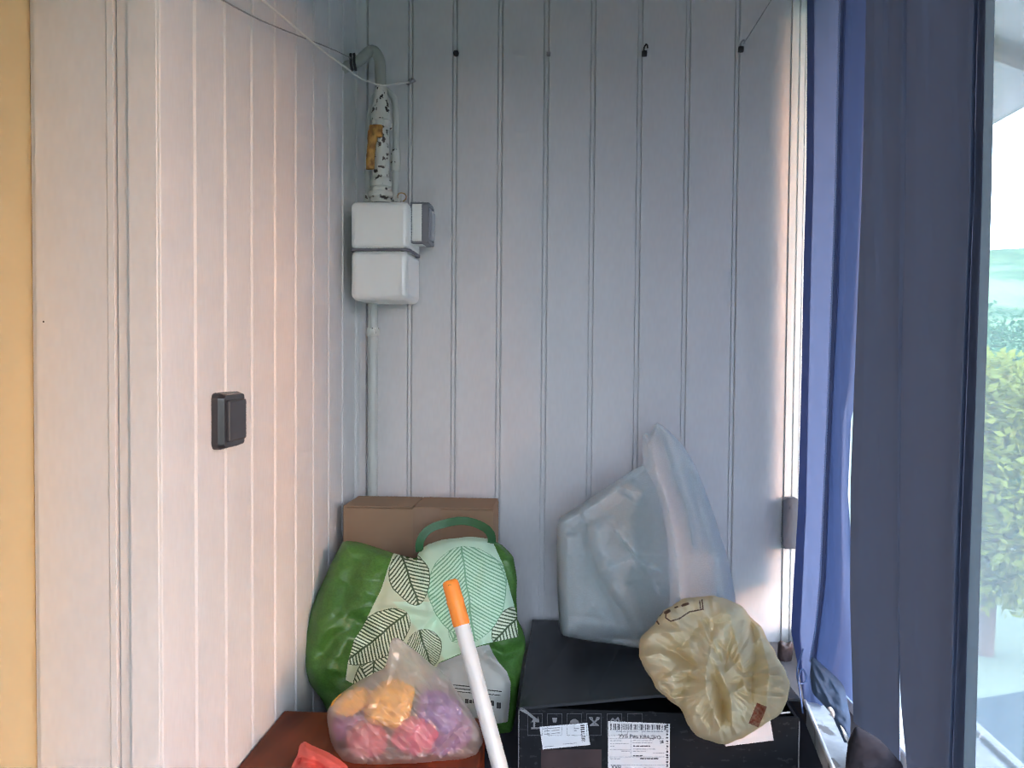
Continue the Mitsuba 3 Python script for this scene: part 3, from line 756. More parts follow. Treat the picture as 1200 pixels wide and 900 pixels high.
# the lid's front edge stands a little open towards the right
lx = np.array([bx0, float(PY(690, 821, bfy)[0]), float(PY(770, 814, bfy)[0]), bx1])
lz = np.array([ZB + 0.0005, float(PY(690, 821.5, bfy)[2]), float(PY(770, 814, bfy)[2]), float(PY(770, 814, bfy)[2]) + 0.002])
vt, fq = [], []
for x, z in zip(lx, lz):
    for y, k in ((bfy - 0.001, 1.0), (byb, 0.0)):
        h = z * k + (ZB - 0.004) * (1 - k)
        vt += [[x, y, h - 0.0045], [x, y, h]]
n = len(lx)
for i in range(n - 1):
    a, b = i * 4, i * 4 + 4
    fq += [[a + 1, b + 1, b + 3, a + 3], [a, a + 2, b + 2, b], [a, b, b + 1, a + 1], [a + 2, a + 3, b + 3, b + 2]]
fq += [[0, 1, 3, 2], [4 * n - 4, 4 * n - 2, 4 * n - 1, 4 * n - 3]]
obj('lid', (np.array(vt), np.array(fq)), 'mat_black_lid_lit', blk)
FY = bfy - 0.0006


def on_box(poly_px, d=0.0005, lift=0.0):
    """A flat piece on the carton's front from an outline in the frame."""
    if hasattr(poly_px, 'geom_type'):
        shp = shapely.transform(poly_px, lambda a: PY(a[:, 0], a[:, 1], bfy - lift)[:, [0, 2]])
    else:
        q = PY(*np.array(poly_px, float).T, bfy - lift)
        shp = sg.Polygon(q[:, [0, 2]])
    return flat(shp.buffer(0), [0, bfy - lift - d, 0], [1, 0, 0], [0, 0, 1], d, [0, 1, 0])


def sq(x0, y0, x1, y1, w=1.0):
    return sg.box(x0, y0, x1, y1).difference(sg.box(x0 + w, y0 + w, x1 - w, y1 - w))


for x0 in (618, 641, 664, 687, 711, 735):
    obj('icon_frame', on_box(sq(x0, 836, x0 + 18, 862, 0.7)), 'mat_box_print_dim', blk)
icons = [sg.MultiPolygon([sg.Polygon([(623, 846), (626, 840), (629, 846)]), sg.Polygon([(625, 845), (627, 845), (627, 852), (625, 852)]), sg.Polygon([(629, 846), (630.5, 840), (632, 846)]), sg.box(622.5, 852.5, 633, 854)]).buffer(0.2),
         sg.Polygon([(647, 841), (653, 841), (652, 846.5), (648, 846.5)]),
         sg.Point(673, 848).buffer(5.5).intersection(sg.box(660, 840, 690, 847.5)).union(sg.box(672.6, 846, 673.4, 853)),
         sg.LineString([(691, 841), (695, 845), (701, 850)]).buffer(0.9).union(sg.LineString([(702, 841), (698, 845), (692, 850)]).buffer(0.9)).union(sg.Point(693, 842).buffer(2).difference(sg.Point(693, 842).buffer(1))).union(sg.Point(700.5, 842).buffer(2).difference(sg.Point(700.5, 842).buffer(1))).union(sg.box(693, 848.5, 700, 850.5)),
         sg.LineString([(715, 846), (718, 842), (721, 845), (724, 841), (726, 846)]).buffer(0.9)]
for i_ in icons:
    obj('icon', on_box(i_), 'mat_box_print', blk)
obj('picture_panel', on_box([(634, 878), (705, 878), (705, 960), (634, 960)]), 'mat_box_picture', blk)
principled('mat_paper', mottled((0.74, 0.745, 0.75), (0.80, 0.80, 0.80), 60), 0.6)
principled('mat_paper_blue', mottled((0.70, 0.725, 0.75), (0.76, 0.78, 0.80), 60), 0.55)
principled('mat_ink', (0.06, 0.06, 0.075), 0.6)
principled('mat_ink_light', (0.32, 0.34, 0.37), 0.6)


def on_label(poly, mat, parent, name='print'):
    obj(name, on_box(poly, 0.0002, 0.0005), mat, parent)


# the slanted small label
lab1 = obj('small_label', on_box([(632.3, 851.8), (688.3, 847), (691.5, 872.8), (636, 878)]), 'mat_paper_blue', blk, label='small slanted white label with fine print')
sl = math.atan2(-4.8, 56)
def slant(u0_, v0_, u1_, v1_):
    c, s = math.cos(sl), math.sin(sl)
    f_ = lambda u, v: (632.3 + u * c - v * s * 0.8, 851.8 + u * s + v * c)
    return sg.Polygon([f_(u0_, v0_), f_(u1_, v0_), f_(u1_, v1_), f_(u0_, v1_)])


rnd = random.Random(5)
fine = [slant(3, 2.2, 24, 3.2), slant(5, 5, 12, 5.9), slant(14, 5, 23, 6), slant(40, 5.2, 46, 6), slant(5, 8.6, 12, 9.6), slant(13, 8.6, 24, 9.4), slant(40, 7.6, 43, 8.6), slant(4, 23.4, 15, 24.2), slant(26, 22.2, 42, 22.8)]
on_label(shapely.union_all(fine), 'mat_ink_light', lab1)
bars, v_ = [], 2.0
while v_ < 22:
    h_ = rnd.choice([0.5, 0.9, 1.4])
    bars.append(slant(48, v_, 52.5, v_ + h_))
    v_ += h_ + rnd.choice([0.5, 0.9, 1.3])
on_label(shapely.union_all(bars), 'mat_ink', lab1, 'barcode')
# the large shipping label
lab2 = obj('shipping_label', on_box([(712.6, 845), (785, 848), (784.5, 960), (712.6, 960)]), 'mat_paper', blk, label='large white shipping label with a barcode and ruled rows')
bars, u_ = [], 715.0
while u_ < 779:
    w_ = rnd.choice([0.5, 0.7, 1.1, 1.6, 2.1])
    if not 757 < u_ < 0:
        bars.append(sg.box(u_, 847.8 + (u_ - 712) * 0.03, u_ + w_, 855.5))
    u_ += w_ + rnd.choice([0.5, 0.8, 1.2, 1.8])
on_label(shapely.union_all(bars), 'mat_ink', lab2, 'barcode')
bars, v_ = [], 848.5
while v_ < 935:
    h_ = rnd.choice([0.6, 1.2, 2.0, 2.8])
    bars.append(sg.box(780.6, v_, 783.2, v_ + h_))
    v_ += h_ + rnd.choice([0.7, 1.3, 2.0])
on_label(shapely.union_all(bars), 'mat_ink', lab2, 'barcode')


def words(x0, x1, y, h, seed):
    r, out, x = random.Random(seed), [], x0
    while x < x1:
        w = r.uniform(1.6, 5)
        out.append(sg.box(x, y, min(x + w, x1), y + h))
        x += w + 0.8
    return out


fine = words(722, 748, 856.8, 1.0, 1) + words(752, 777, 856.8, 1.0, 2) + words(715, 728, 867.5, 0.8, 3) + words(715, 737, 871.2, 0.7, 4) + words(741, 766, 867.5, 0.7, 6) + words(741, 765, 870, 0.8, 7)
fine += words(715, 720, 874, 0.8, 8) + words(742, 768, 877.5, 0.7, 9) + words(728, 738, 880, 0.9, 10) + words(715, 727, 888.8, 0.9, 11) + words(742, 757, 880, 0.7, 12)
fine += [sg.box(714, 865.3, 778, 865.7), sg.box(714, 886.8, 779, 887.2), sg.box(739.6, 865.3, 740, 887), sg.box(714, 896, 779, 896.4), sg.box(714, 878.5, 739, 878.9), sg.box(765, 882, 779, 882.6)]
on_label(shapely.union_all(fine), 'mat_ink_light', lab2)
on_label(shapely.union_all(words(742, 762, 873.6, 1.4, 13) + words(742, 753, 885, 1.3, 14) + words(750, 772, 888.2, 1.6, 15) + [sg.box(773.5, 867.5, 774.6, 871.5), sg.box(775.4, 867.5, 777.6, 871)]), 'mat_ink', lab2)


def box_text(text, px, py, h_px, parent, bold=True):
    m = meshkit.text_mesh(text, h_px * 1.38e-3, 0.0002, bold)
    o = PY(px, py, bfy - 0.0007)
    M = np.eye(4)
    M[:3, 0], M[:3, 1], M[:3, 2], M[:3, 3] = [1, 0, 0], [0, 0, 1], [0, -1, 0], o
    m.apply_transform(M)
    obj('print', m, 'mat_ink', parent)


box_text('УУБ Рио КВАДРО', 725, 864.3, 4.2, lab2)
box_text('УУР', 716, 901, 4.6, lab2)
# the paper under the beige bag, tape and worn corner
obj('paper_label', on_box([(848, 846), (902, 840), (906.5, 867.5), (850, 874.5)]), 'mat_paper', blk, label='white paper label partly under the beige bag')
scene['mat_tape'] = {'type': 'twosided', 'bsdf': {'type': 'principled', 'base_color': rgb(0.20, 0.21, 0.22), 'roughness': 0.18, 'specular': 0.8}}
obj('tape', on_box([(609, 829), (613, 829), (630, 843), (628.5, 845), (618, 837), (609, 832)], 0.001), 'mat_tape', blk)
obj('tape', on_box([(913, 834.5), (926, 833.5), (926, 835.5), (913, 836.5)], 0.001), 'mat_paper', blk)
obj('worn_edge', box([bx1 - 0.0012, bfy - 0.0008, 0.3], [bx1 + 0.0006, bfy + 0.0006, ZB - 0.006]), 'mat_box_print', blk)
obj('worn_edge', box([bx0 - 0.0006, bfy - 0.0008, 0.3], [bx0 + 0.0008, bfy + 0.0006, ZB - 0.004]), 'mat_box_print', blk)

# ------------------------------------------------------------------ green shopping bag
OUT = [(402, 634), (412, 634), (424, 636), (440, 641), (460, 648), (475, 652), (488, 655), (491, 646), (500, 638), (520, 632), (550, 629), (575, 631), (590, 640), (602, 652), (606, 680), (605.5, 705), (606, 725), (612, 737), (615.5, 747), (616, 758),
       (613, 772), (610, 790), (607, 812), (604, 838), (600, 858), (560, 862), (530, 862), (480, 864), (430, 858), (395, 848), (384, 835), (376, 818), (364, 803), (356, 785), (352, 760), (353, 740), (361, 716), (374, 691), (387, 662)]
PRINT = [(461, 648), (475, 653), (489, 657), (490, 640), (499, 625), (577, 625), (577, 634), (590, 663), (604, 715), (607.5, 746), (590, 750), (575, 753), (560, 757), (537, 767), (515, 776), (500, 800), (470, 812), (420, 804), (405, 797), (408, 775), (415, 750), (425, 735), (437, 710), (447, 690), (455, 665)]
BASE = [(515, 777), (537, 768), (560, 758), (573, 755), (578, 766), (585, 777), (594, 787), (598.5, 800), (598, 815), (595, 846), (570, 850), (540, 855), (500, 870), (480, 870), (490, 800)]
FOLD = [(491, 640), (488, 655), (489, 668), (493, 684), (500, 697), (510, 704), (515, 712), (509, 724), (500, 735), (492, 747), (484, 760)]


def gdisp(p):
    o = 0.012 * nz(p, 46, 60, 1) + 0.004 * nz(p, 12, 16, 2)
    o += step_fold(p, FOLD, 5, 0.022, 60)
    o += crease(p, [(455, 665), (437, 710), (415, 750), (406, 795)], 9, -0.008)
    o += crease(p, [(390, 650), (385, 700), (372, 745), (364, 790)], 14, 0.010)
    o += crease(p, [(420, 660), (405, 715), (432, 745)], 12, -0.009)
    o += crease(p, [(372, 775), (395, 742), (425, 732)], 8, -0.010) + crease(p, [(380, 790), (402, 756), (415, 750)], 9, 0.007)
    o += crease(p, [(440, 708), (470, 708), (500, 716), (514, 711)], 6, 0.006) + crease(p, [(445, 716), (480, 722), (505, 727)], 8, -0.008)
    o += crease(p, [(515, 776), (540, 767), (575, 754)], 6, 0.012)
    o += crease(p, [(571, 757), (590, 768), (617, 757)], 6, -0.016) + crease(p, [(575, 770), (594, 788), (608, 800)], 6, 0.012) + crease(p, [(600, 800), (598, 850)], 5, -0.010)
    o += crease(p, [(577, 634), (592, 665), (605, 715)], 5, -0.008)
    o += crease(p, [(530, 640), (545, 700), (552, 750)], 18, 0.008)
    o += crumple(p, 40, (358, 640, 612, 850), 44, 5, 0.005, 77) + crumple(p, 30, (358, 640, 470, 830), 60, 7, 0.006, 78)
    return o


def gdepth(p):
    return 1.60 - 0.10 * np.clip((p[:, 1] - 640) / 210.0, 0, 1)


v, f, fb, px, cen = pillow(OUT, gdepth, 0.055, 0.045, 45, 2.8, gdisp, (PRINT, BASE), 0.5, 3)
in_p = shapely.contains(sg.Polygon(PRINT), shapely.points(cen))
in_b = shapely.contains(sg.Polygon(BASE), shapely.points(cen)) & ~in_p

# flat print: leaves with ribs. Coordinates of the print lie in the cloth (its uv), in steps of a hundredth
LEAVES = [  # base, tip, half width, rib slant, rib spacing, line colour number
    ((470, 648), (491, 709), 24, 0.75, 4.6, 0), ((541, 640), (556, 752), 47, 0.85, 4.6, 1), ((478, 719), (404, 776), 25, 0.55, 4.2, 0), ((440, 735), (438, 800), 20, 0.8, 4.8, 0),
    ((492, 738), (505, 782), 21, 1.5, 4.2, 0), ((615, 716), (578, 752), 19, 0.7, 4.8, 0), ((530, 752), (562, 690), 15, 0.9, 4.4, 1), ((572, 655), (586, 700), 16, 0.8, 4.4, 1), ((420, 815), (452, 760), 16, 0.7, 4.6, 0)]


def leaf_print(p, n, uv):
    x, y = uv.x * 100.0, uv.y * 100.0
    wob = mikit.fbm(x * 0.06, y * 0.06, 0, 2) - 0.5
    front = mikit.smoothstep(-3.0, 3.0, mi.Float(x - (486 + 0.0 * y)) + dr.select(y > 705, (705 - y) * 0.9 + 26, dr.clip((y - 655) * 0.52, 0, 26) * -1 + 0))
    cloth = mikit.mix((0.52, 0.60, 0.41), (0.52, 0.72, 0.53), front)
    free = mi.Float(1.0)
    col = cloth
    for k, (b, t_, hw, slant_, sp, ink) in enumerate(LEAVES):
        bx, by = b
        dx, dy = t_[0] - bx, t_[1] - by
        L = math.hypot(dx, dy)
        dx, dy = dx / L, dy / L
        s = (x - bx) * dx + (y - by) * dy
        c = -(x - bx) * dy + (y - by) * dx + wob * 3
        u = dr.clip(s / L, 0, 1)
        half = hw * dr.power(dr.maximum(4 * u * (1 - u), 0), 0.6) * (1.15 - 0.35 * u)
        inside = dr.select((s > 0) & (s < L) & (dr.abs(c) < half), mi.Float(1), mi.Float(0)) * free
        ph = (s - slant_ * dr.abs(c) * (1 - 0.15 * dr.abs(c) / hw)) / sp
        rib = dr.abs(ph - dr.floor(ph) - 0.5) * sp
        line = dr.maximum(1 - mikit.smoothstep(0.65, 1.25, rib), 1 - mikit.smoothstep(0.8, 1.4, dr.abs(c)))
        line = dr.maximum(line, 1 - mikit.smoothstep(0.7, 1.3, half - dr.abs(c)))
        dark = (0.055, 0.10, 0.04) if ink == 0 else (0.20, 0.42, 0.24)
        pale = (0.62, 0.70, 0.52) if ink == 0 else (0.53, 0.74, 0.54)
        col = mikit.mix(col, mikit.mix(pale, dark, line), inside)
        free = free * (1 - inside)
    return col


principled('mat_leaf_print', mikit.proc(leaf_print), 0.42, 0.45)


def green_fn(p, n, uv):
    t = mikit.fbm(p.x * 14, p.y * 14, p.z * 9, 3)
    g = mikit.noise(p.x * 420, p.y * 420, p.z * 420)
    return mikit.mix((0.030, 0.105, 0.018), (0.075, 0.19, 0.035), t) * (0.85 + 0.3 * g)


principled('mat_green_cloth', mikit.proc(green_fn), 0.42, 0.5)
principled('mat_green_dark', mottled((0.018, 0.085, 0.030), (0.032, 0.12, 0.042), 40), 0.5)
principled('mat_bag_base', mottled((0.38, 0.40, 0.36), (0.46, 0.47, 0.43), 20), 0.5)
bag = thing('shopping_bag', 'green woven shopping bag with a leaf printed panel leaning on the brown carton', 'bag')
rest = ~(in_p | in_b)
m, q = sub(v, np.vstack([f[rest], fb]), px)
obj('body', m, 'mat_green_cloth', bag, smooth=60)
m, q = sub(v, f[in_p], px)
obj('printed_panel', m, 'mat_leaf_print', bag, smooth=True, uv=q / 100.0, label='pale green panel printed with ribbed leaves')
m, q = sub(v, f[in_b], px)
base = obj('base_panel', m, 'mat_bag_base', bag, smooth=True, label='greyish white lower panel with small dark print')
# handle: a folded band
hb = np.array([PD(x, y, d) for x, y, d in spline([(492, 646, 1.585), (493, 633, 1.60), (501, 622, 1.61), (520, 614, 1.62), (543, 610.5, 1.62), (560, 614.5, 1.615), (572, 622, 1.60), (576, 636, 1.575)], 48)])
tn = np.gradient(hb, axis=0)
tn /= np.linalg.norm(tn, axis=1, keepdims=True)
side_ = np.cross(tn, [0.15, -1, 0.35])
side_ /= np.linalg.norm(side_, axis=1, keepdims=True)
nn = np.cross(side_, tn)
wv, tv = 0.0075, 0.0016
vv = np.stack([hb + wv * side_ + tv * nn, hb - wv * side_ + tv * nn * 2.5, hb - wv * side_ - tv * nn, hb + wv * side_ - tv * nn], 1).reshape(-1, 3)
fq = []
for i in range(len(hb) - 1):
    for j in range(4):
        fq.append([i * 4 + j, i * 4 + (j + 1) % 4, i * 4 + 4 + (j + 1) % 4, i * 4 + 4 + j])
fq += [[0, 3, 2, 1], [len(vv) - 4, len(vv) - 3, len(vv) - 2, len(vv) - 1]]
obj('handle', (vv, np.array(fq)), 'mat_green_dark', bag, smooth=40)


def on_front(px_, py_, lift=0.0012):
    """Depths of the bag's front at these places of the frame."""
    n = len(v) // 2
    from scipy.interpolate import LinearNDInterpolator
    if not hasattr(on_front, 'it'):
        on_front.it = LinearNDInterpolator(px[:n], v[:n, 1] - CAM[1])
    return PD(px_, py_, on_front.it(px_, py_) - lift)


def patch(shape_px, mat, parent, name):
    """Print on the bag's base: thin strips that follow the cloth."""
    vs, fs = [], []
    for poly in shape_px:
        x0, y0, x1, y1 = poly
        xs = np.linspace(x0, x1, max(2, int((x1 - x0) / 3) + 1))
        P = np.array([[on_front(x, y0 + (x - x0) * 0.10), on_front(x, y1 + (x - x0) * 0.10)] for x in xs])
        k = sum(len(a) for a in vs)
        vs.append(P.reshape(-1, 3))
        for i in range(len(xs) - 1):
            fs.append([k + 2 * i, k + 2 * i + 1, k + 2 * i + 3, k + 2 * i + 2])
    obj(name, (np.vstack(vs), np.array(fs)), mat, parent)


principled('mat_bag_ink', (0.055, 0.055, 0.05), 0.6)
for q_ in [(531, 802, 556, 803.2), (533, 806, 553, 807.2), (536, 810, 555, 811), (570, 808, 588, 809.2), (572, 813, 587, 814)]:
    patch([q_], 'mat_bag_ink', base, 'print_line')
for q_ in [(545, 819, 549, 824), (550, 820, 553, 824), (554, 819, 557, 824), (575, 821, 579, 827), (582, 823, 587, 830)]:
    patch([q_], 'mat_bag_ink', base, 'print_mark')

# ------------------------------------------------------------------ white bag on the black carton
WOUT = [(654, 609), (659, 605), (680, 592), (700, 578.5), (722, 564), (745, 549), (752, 546), (754, 541), (752.5, 530), (753, 510), (757, 506.5), (762, 510), (767, 497), (771, 495), (776, 499), (785, 506), (793, 514), (801, 523), (809, 536), (816, 549), (824, 569), (831, 588),
        (837, 604), (842, 621), (849, 642), (856, 668), (861, 696), (862, 720), (856, 745), (820, 757), (770, 759), (745, 759), (722, 755), (700, 752), (680, 749), (660, 745), (656, 738), (654.5, 715), (653, 680), (652, 640)]


def wdisp(p):
    o = 0.006 * nz(p, 50, 60, 5) + 0.002 * nz(p, 13, 17, 9) + crumple(p, 26, (660, 560, 855, 750), 46, 5, 0.004, 71)
    o += step_fold(p, [(753, 540), (762, 556), (774, 580), (781, 610), (786, 650), (789, 760)], 5, -0.020, 90)
    o += sharp(p, [(757, 512), (768, 550), (779, 580), (790, 625), (797, 700)], 6, 0.016) + sharp(p, [(772, 500), (790, 560), (806, 600), (812, 640)], 6, -0.010)
    o += sharp(p, [(686, 618), (694, 650), (706, 682), (730, 726), (738, 742)], 6, -0.016) + crease(p, [(697, 615), (707, 650), (722, 690)], 10, 0.008)
    o += sharp(p, [(730, 573), (736, 590), (742, 615)], 5, -0.012) + sharp(p, [(747, 556), (756, 568), (760, 578)], 6, -0.024) + sharp(p, [(728, 572), (745, 575), (758, 577)], 4, 0.013)
    o += crease(p, [(710, 672), (740, 660), (770, 690)], 8, 0.006) + sharp(p, [(760, 600), (752, 640), (762, 690)], 6, -0.008)
    o += sharp(p, [(657, 614), (700, 590), (748, 558)], 5, 0.012) + crease(p, [(670, 622), (700, 606), (735, 590)], 6, -0.007)
    o += sharp(p, [(758, 508), (762, 530), (763, 548)], 3.5, -0.012) + sharp(p, [(808, 545), (820, 600), (838, 660), (842, 720)], 7, -0.010)
    o += sharp(p, [(664, 630), (663, 690), (666, 742)], 5, 0.006)
    o += step_fold(p, [(738, 742), (730, 726), (706, 682), (694, 650), (686, 618)], 3, 0.0085, 26)
    o += step_fold(p, [(726, 571), (745, 575), (759, 579)], 3, 0.009, 22) * np.exp(-((p[:, 0] - 742) / 22) ** 2)
    o += step_fold(p, [(788, 740), (770, 690), (752, 660), (736, 640)], 3, 0.006, 22) + sharp(p, [(706, 668), (740, 655), (772, 670)], 4, 0.006)
    return np.maximum(o * 2.3, -0.026)


def wfront(p):
    return 0.030 + 0.075 * np.clip((p[:, 1] - 540) / 110.0, 0, 1) ** 1.3


def wback(p):
    return (0.015 + 0.05 * np.clip((p[:, 1] - 540) / 110.0, 0, 1)) * (1 - 0.95 * np.clip((p[:, 1] - 690) / 50.0, 0, 1))


def nonwoven(p, n, uv):
    t = mikit.fbm(p.x * 10, p.y * 10, p.z * 8, 3)
    g = mikit.noise(p.x * 500, p.y * 500, p.z * 500)
    return mikit.mix((0.70, 0.765, 0.79), (0.78, 0.83, 0.85), t) * (0.94 + 0.12 * g)


scene['mat_nonwoven'] = {'type': 'principledthin', 'base_color': mikit.proc(nonwoven), 'roughness': 0.75, 'diff_trans': 1.3, 'spec_trans': 0.0, 'eta': 1.35}
def wdepth(p):
    return np.minimum(1.66, 548.0 / np.maximum(p[:, 1] - 419, 1))


v2, f2, fb2, px2, _ = pillow(WOUT, wdepth, wfront, wback, 22, 2.4, wdisp, (), 0.4, 6)
wb = thing('white_bag', 'white nonwoven bag with a peaked top standing on the black carton', 'bag')
obj('body', (v2, np.vstack([f2, fb2])), 'mat_nonwoven', wb, smooth=60)
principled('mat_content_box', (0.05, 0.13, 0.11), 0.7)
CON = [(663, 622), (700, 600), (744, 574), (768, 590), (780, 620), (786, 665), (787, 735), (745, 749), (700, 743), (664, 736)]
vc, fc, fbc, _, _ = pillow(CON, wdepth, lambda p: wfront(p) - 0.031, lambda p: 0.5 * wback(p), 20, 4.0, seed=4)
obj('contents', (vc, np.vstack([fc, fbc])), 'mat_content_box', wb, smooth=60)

# ------------------------------------------------------------------ beige crumpled bag
YOUT = [(750, 757), (751, 746), (757, 740), (766, 733), (772, 722), (779, 714), (790, 708), (802, 702), (816, 700), (834, 697.5), (850, 702), (866, 709), (876, 718), (884, 727), (892, 734), (898, 747), (907, 760), (914, 774), (921, 787), (926, 803), (924, 820), (916, 834), (901, 846),
        (886, 857), (871, 865), (850, 873), (836, 869), (816, 862), (804, 846), (797, 830), (784, 821), (770, 808), (764, 796), (755, 783), (749, 768)]


def ydisp(p):
    c = np.array([846.0, 800.0])
    d = p - c
    ang, rad = np.arctan2(d[:, 1], d[:, 0]), np.linalg.norm(d, axis=1)
    fan = meshkit.fbm(np.c_[ang * 4.0 + rad * 0.004, rad / 70.0, ang * 0], 3, 31)
    o = 0.010 * (1 - np.abs(2 * fan - 1) * 2) * np.clip(rad / 30, 0.15, 1)
    o += 0.014 * nz(p, 38, 34, 12) + crumple(p, 70, (755, 705, 925, 870), 44, 4.5, 0.010, 73, c, 0.55) + crumple(p, 60, (755, 705, 925, 870), 24, 3.0, 0.006, 74)
    o += sharp(p, [(838, 792), (842, 812), (850, 826)], 5, -0.034) + sharp(p, [(846, 826), (845, 850), (849, 870)], 4, -0.024)
    o += sharp(p, [(836, 750), (828, 780), (827, 806), (838, 840), (848, 858)], 6, 0.022) + sharp(p, [(842, 786), (856, 812), (858, 850)], 6, 0.020)
    o += sharp(p, [(752, 742), (790, 741), (826, 739), (832, 752)], 5, 0.012) + sharp(p, [(793, 752), (806, 768), (822, 782)], 5, 0.012) + crease(p, [(795, 765), (812, 782), (800, 815)], 9, -0.020)
    o += sharp(p, [(805, 838), (803, 800), (818, 782)], 5, 0.012)
    o += sharp(p, [(880, 725), (886, 765), (880, 805), (884, 840)], 5, -0.016) + sharp(p, [(890, 735), (902, 790), (897, 835)], 6, 0.012)
    o += sharp(p, [(830, 700), (836, 730), (830, 770)], 5, -0.010) + sharp(p, [(855, 720), (866, 760), (872, 800)], 5, 0.010) + sharp(p, [(868, 790), (878, 815), (872, 850)], 5, 0.008)
    return o * 2.1


def ydepth(p):
    return 1.455 - 0.135 * mik_ss(735, 838, p[:, 1])


def mik_ss(a, b, x):
    t = np.clip((x - a) / (b - a), 0, 1)
    return t * t * (3 - 2 * t)


def beige(p, n, uv):
    x, y = uv.x * 100.0, uv.y * 100.0
    t = mikit.fbm(p.x * 26, p.y * 26, p.z * 26, 3)
    col = mikit.mix((0.86, 0.75, 0.50), (0.92, 0.84, 0.63), t)
    # a red mark and a dark outlined drawing, printed
    a, b = (x - 888) * 0.92 + (y - 838) * 0.38, (y - 838) * 0.92 - (x - 888) * 0.38
    red = dr.select((dr.abs(a) < 6.3) & (dr.abs(b) < 13), mi.Float(1), mi.Float(0)) * (0.7 + 0.3 * mikit.noise(x * 0.5, y * 0.5))
    col = mikit.mix(col, (0.30, 0.075, 0.045), red)

    def stroke(x0, y0, x1, y1, w):
        ex, ey = x1 - x0, y1 - y0
        s = dr.clip(((x - x0) * ex + (y - y0) * ey) / (ex * ex + ey * ey), 0, 1)
        return 1 - mikit.smoothstep(w * 0.6, w, dr.sqrt(dr.square(x - x0 - s * ex) + dr.square(y - y0 - s * ey)))
    ink = mi.Float(0)
    for q_ in ((780, 724, 786, 728, 0.9), (786, 728, 796, 725, 0.9), (796, 725, 808, 717, 0.9), (808, 717, 824, 714, 0.9), (824, 714, 822.5, 703, 0.9), (781, 717, 780, 724, 0.9), (820, 704, 821, 714, 0.7), (780, 718, 784, 716, 2.4), (800, 709.5, 806, 707.5, 1.9), (791, 712, 794, 711, 1.1), (768, 726, 772, 731, 1.2), (773, 721, 776, 717, 1.6)):
        ink = dr.maximum(ink, stroke(*q_))
    return mikit.mix(col, (0.10, 0.035, 0.028), ink * 0.9)


scene['mat_beige'] = {'type': 'principledthin', 'base_color': mikit.proc(beige), 'roughness': 0.32, 'diff_trans': 0.75, 'spec_trans': 0.0, 'eta': 1.5}
v3, f3, fb3, px3, _ = pillow(YOUT, ydepth, 0.085, lambda p: 0.050 - 0.042 * mik_ss(770, 830, p[:, 1]), 40, 1.7, ydisp, (), 1.8, 8)
yb = thing('beige_bag', 'crumpled beige plastic bag slumped over the front edge of the black carton', 'bag')
obj('body', (v3, np.vstack([f3, fb3])), 'mat_beige', yb, smooth=True, uv=px3 / 100.0)

# ------------------------------------------------------------------ clear bag on the cabinet and what it holds
COUT = [(383, 842), (384, 831), (394, 817), (408, 806), (424, 796), (439, 788), (451, 782), (455, 770), (457, 753), (461, 747), (466, 747), (472, 751), (481, 758), (491, 766), (503, 777), (515, 784), (526, 796), (534, 808), (545, 824), (555, 839), (563, 854), (565.5, 869), (560, 884), (546, 890), (520, 893),
        (480, 896), (440, 898), (415, 897), (400, 893), (390, 880), (386, 861)]


def cdisp(p):
    o = 0.010 * nz(p, 30, 26, 21) + 0.004 * ridged(p, 0.8, 34, 9, 22) + crumple(p, 60, (385, 755, 565, 895), 50, 3.5, 0.006, 75, (462, 760), 0.5) + crumple(p, 50, (385, 800, 565, 895), 26, 2.4, 0.004, 76)
    o += crease(p, [(410, 850), (440, 838), (470, 850), (490, 875)], 4, 0.008) + crease(p, [(458, 755), (456, 790), (450, 815)], 4, 0.008) + crease(p, [(424, 832), (450, 850), (485, 858), (492, 878)], 3, 0.007)
    o += crease(p, [(505, 885), (525, 865), (542, 852)], 3, 0.008) + crease(p, [(510, 890), (535, 866), (548, 856)], 3, -0.006)
    return o


CD = 1.285


def cfront(p):
    return 0.012 + 0.070 * np.clip((p[:, 1] - 765) / 70.0, 0, 1)


scene['mat_clear_film'] = {'type': 'blendbsdf', 'weight': 0.26, 'a': {'type': 'thindielectric', 'int_ior': 1.5},
                           'b': {'type': 'principledthin', 'base_color': rgb(0.80, 0.76, 0.73), 'roughness': 0.22, 'diff_trans': 1.0, 'spec_trans': 0.0, 'eta': 1.5}}
def cdepth(p):
    return np.minimum(CD, 592.0 / np.maximum(p[:, 1] - 416, 1))


def cback(p):
    return np.clip(np.minimum(cfront(p) * 0.9, 592.0 / np.maximum(p[:, 1] - 417, 1) - cdepth(p)), 0.002, 1)


v4, f4, fb4, px4, _ = pillow(COUT, cdepth, cfront, cback, 40, 1.8, cdisp, (), 0.8, 9)
cb = thing('clear_bag', 'knotted clear plastic bag of colourful bundles on the brown cabinet', 'bag')
obj('film', (v4, np.vstack([f4, fb4])), 'mat_clear_film', cb, smooth=True)
COL = {'yellow': (0.78, 0.42, 0.05), 'purple': (0.26, 0.10, 0.26), 'pink': (0.60, 0.08, 0.16), 'violet': (0.20, 0.11, 0.34), 'rose': (0.45, 0.09, 0.13)}
for k_, c_ in COL.items():
    principled('mat_' + k_, mottled(np.array(c_) * 0.75, np.array(c_) * 1.1, 40), 0.5)


def lump(center, radii, rot, seed, amp=0.22):
    m = trimesh.creation.icosphere(subdivisions=4)
    d = np.array(m.vertices)
    r = 1 + amp * 2 * (meshkit.fbm(d * 1.6 + seed * 3.7, 3, seed) - 0.5) + 0.12 * (1 - 2 * np.abs(2 * meshkit.fbm(d * 3 + seed, 2, seed + 5) - 1))
    w = d * r[:, None] * np.array(radii)
    a = math.radians(rot)
    w = w @ np.array([[math.cos(a), 0, math.sin(a)], [0, 1, 0], [-math.sin(a), 0, math.cos(a)]])
    return trimesh.Trimesh(w + center, m.faces, process=False)


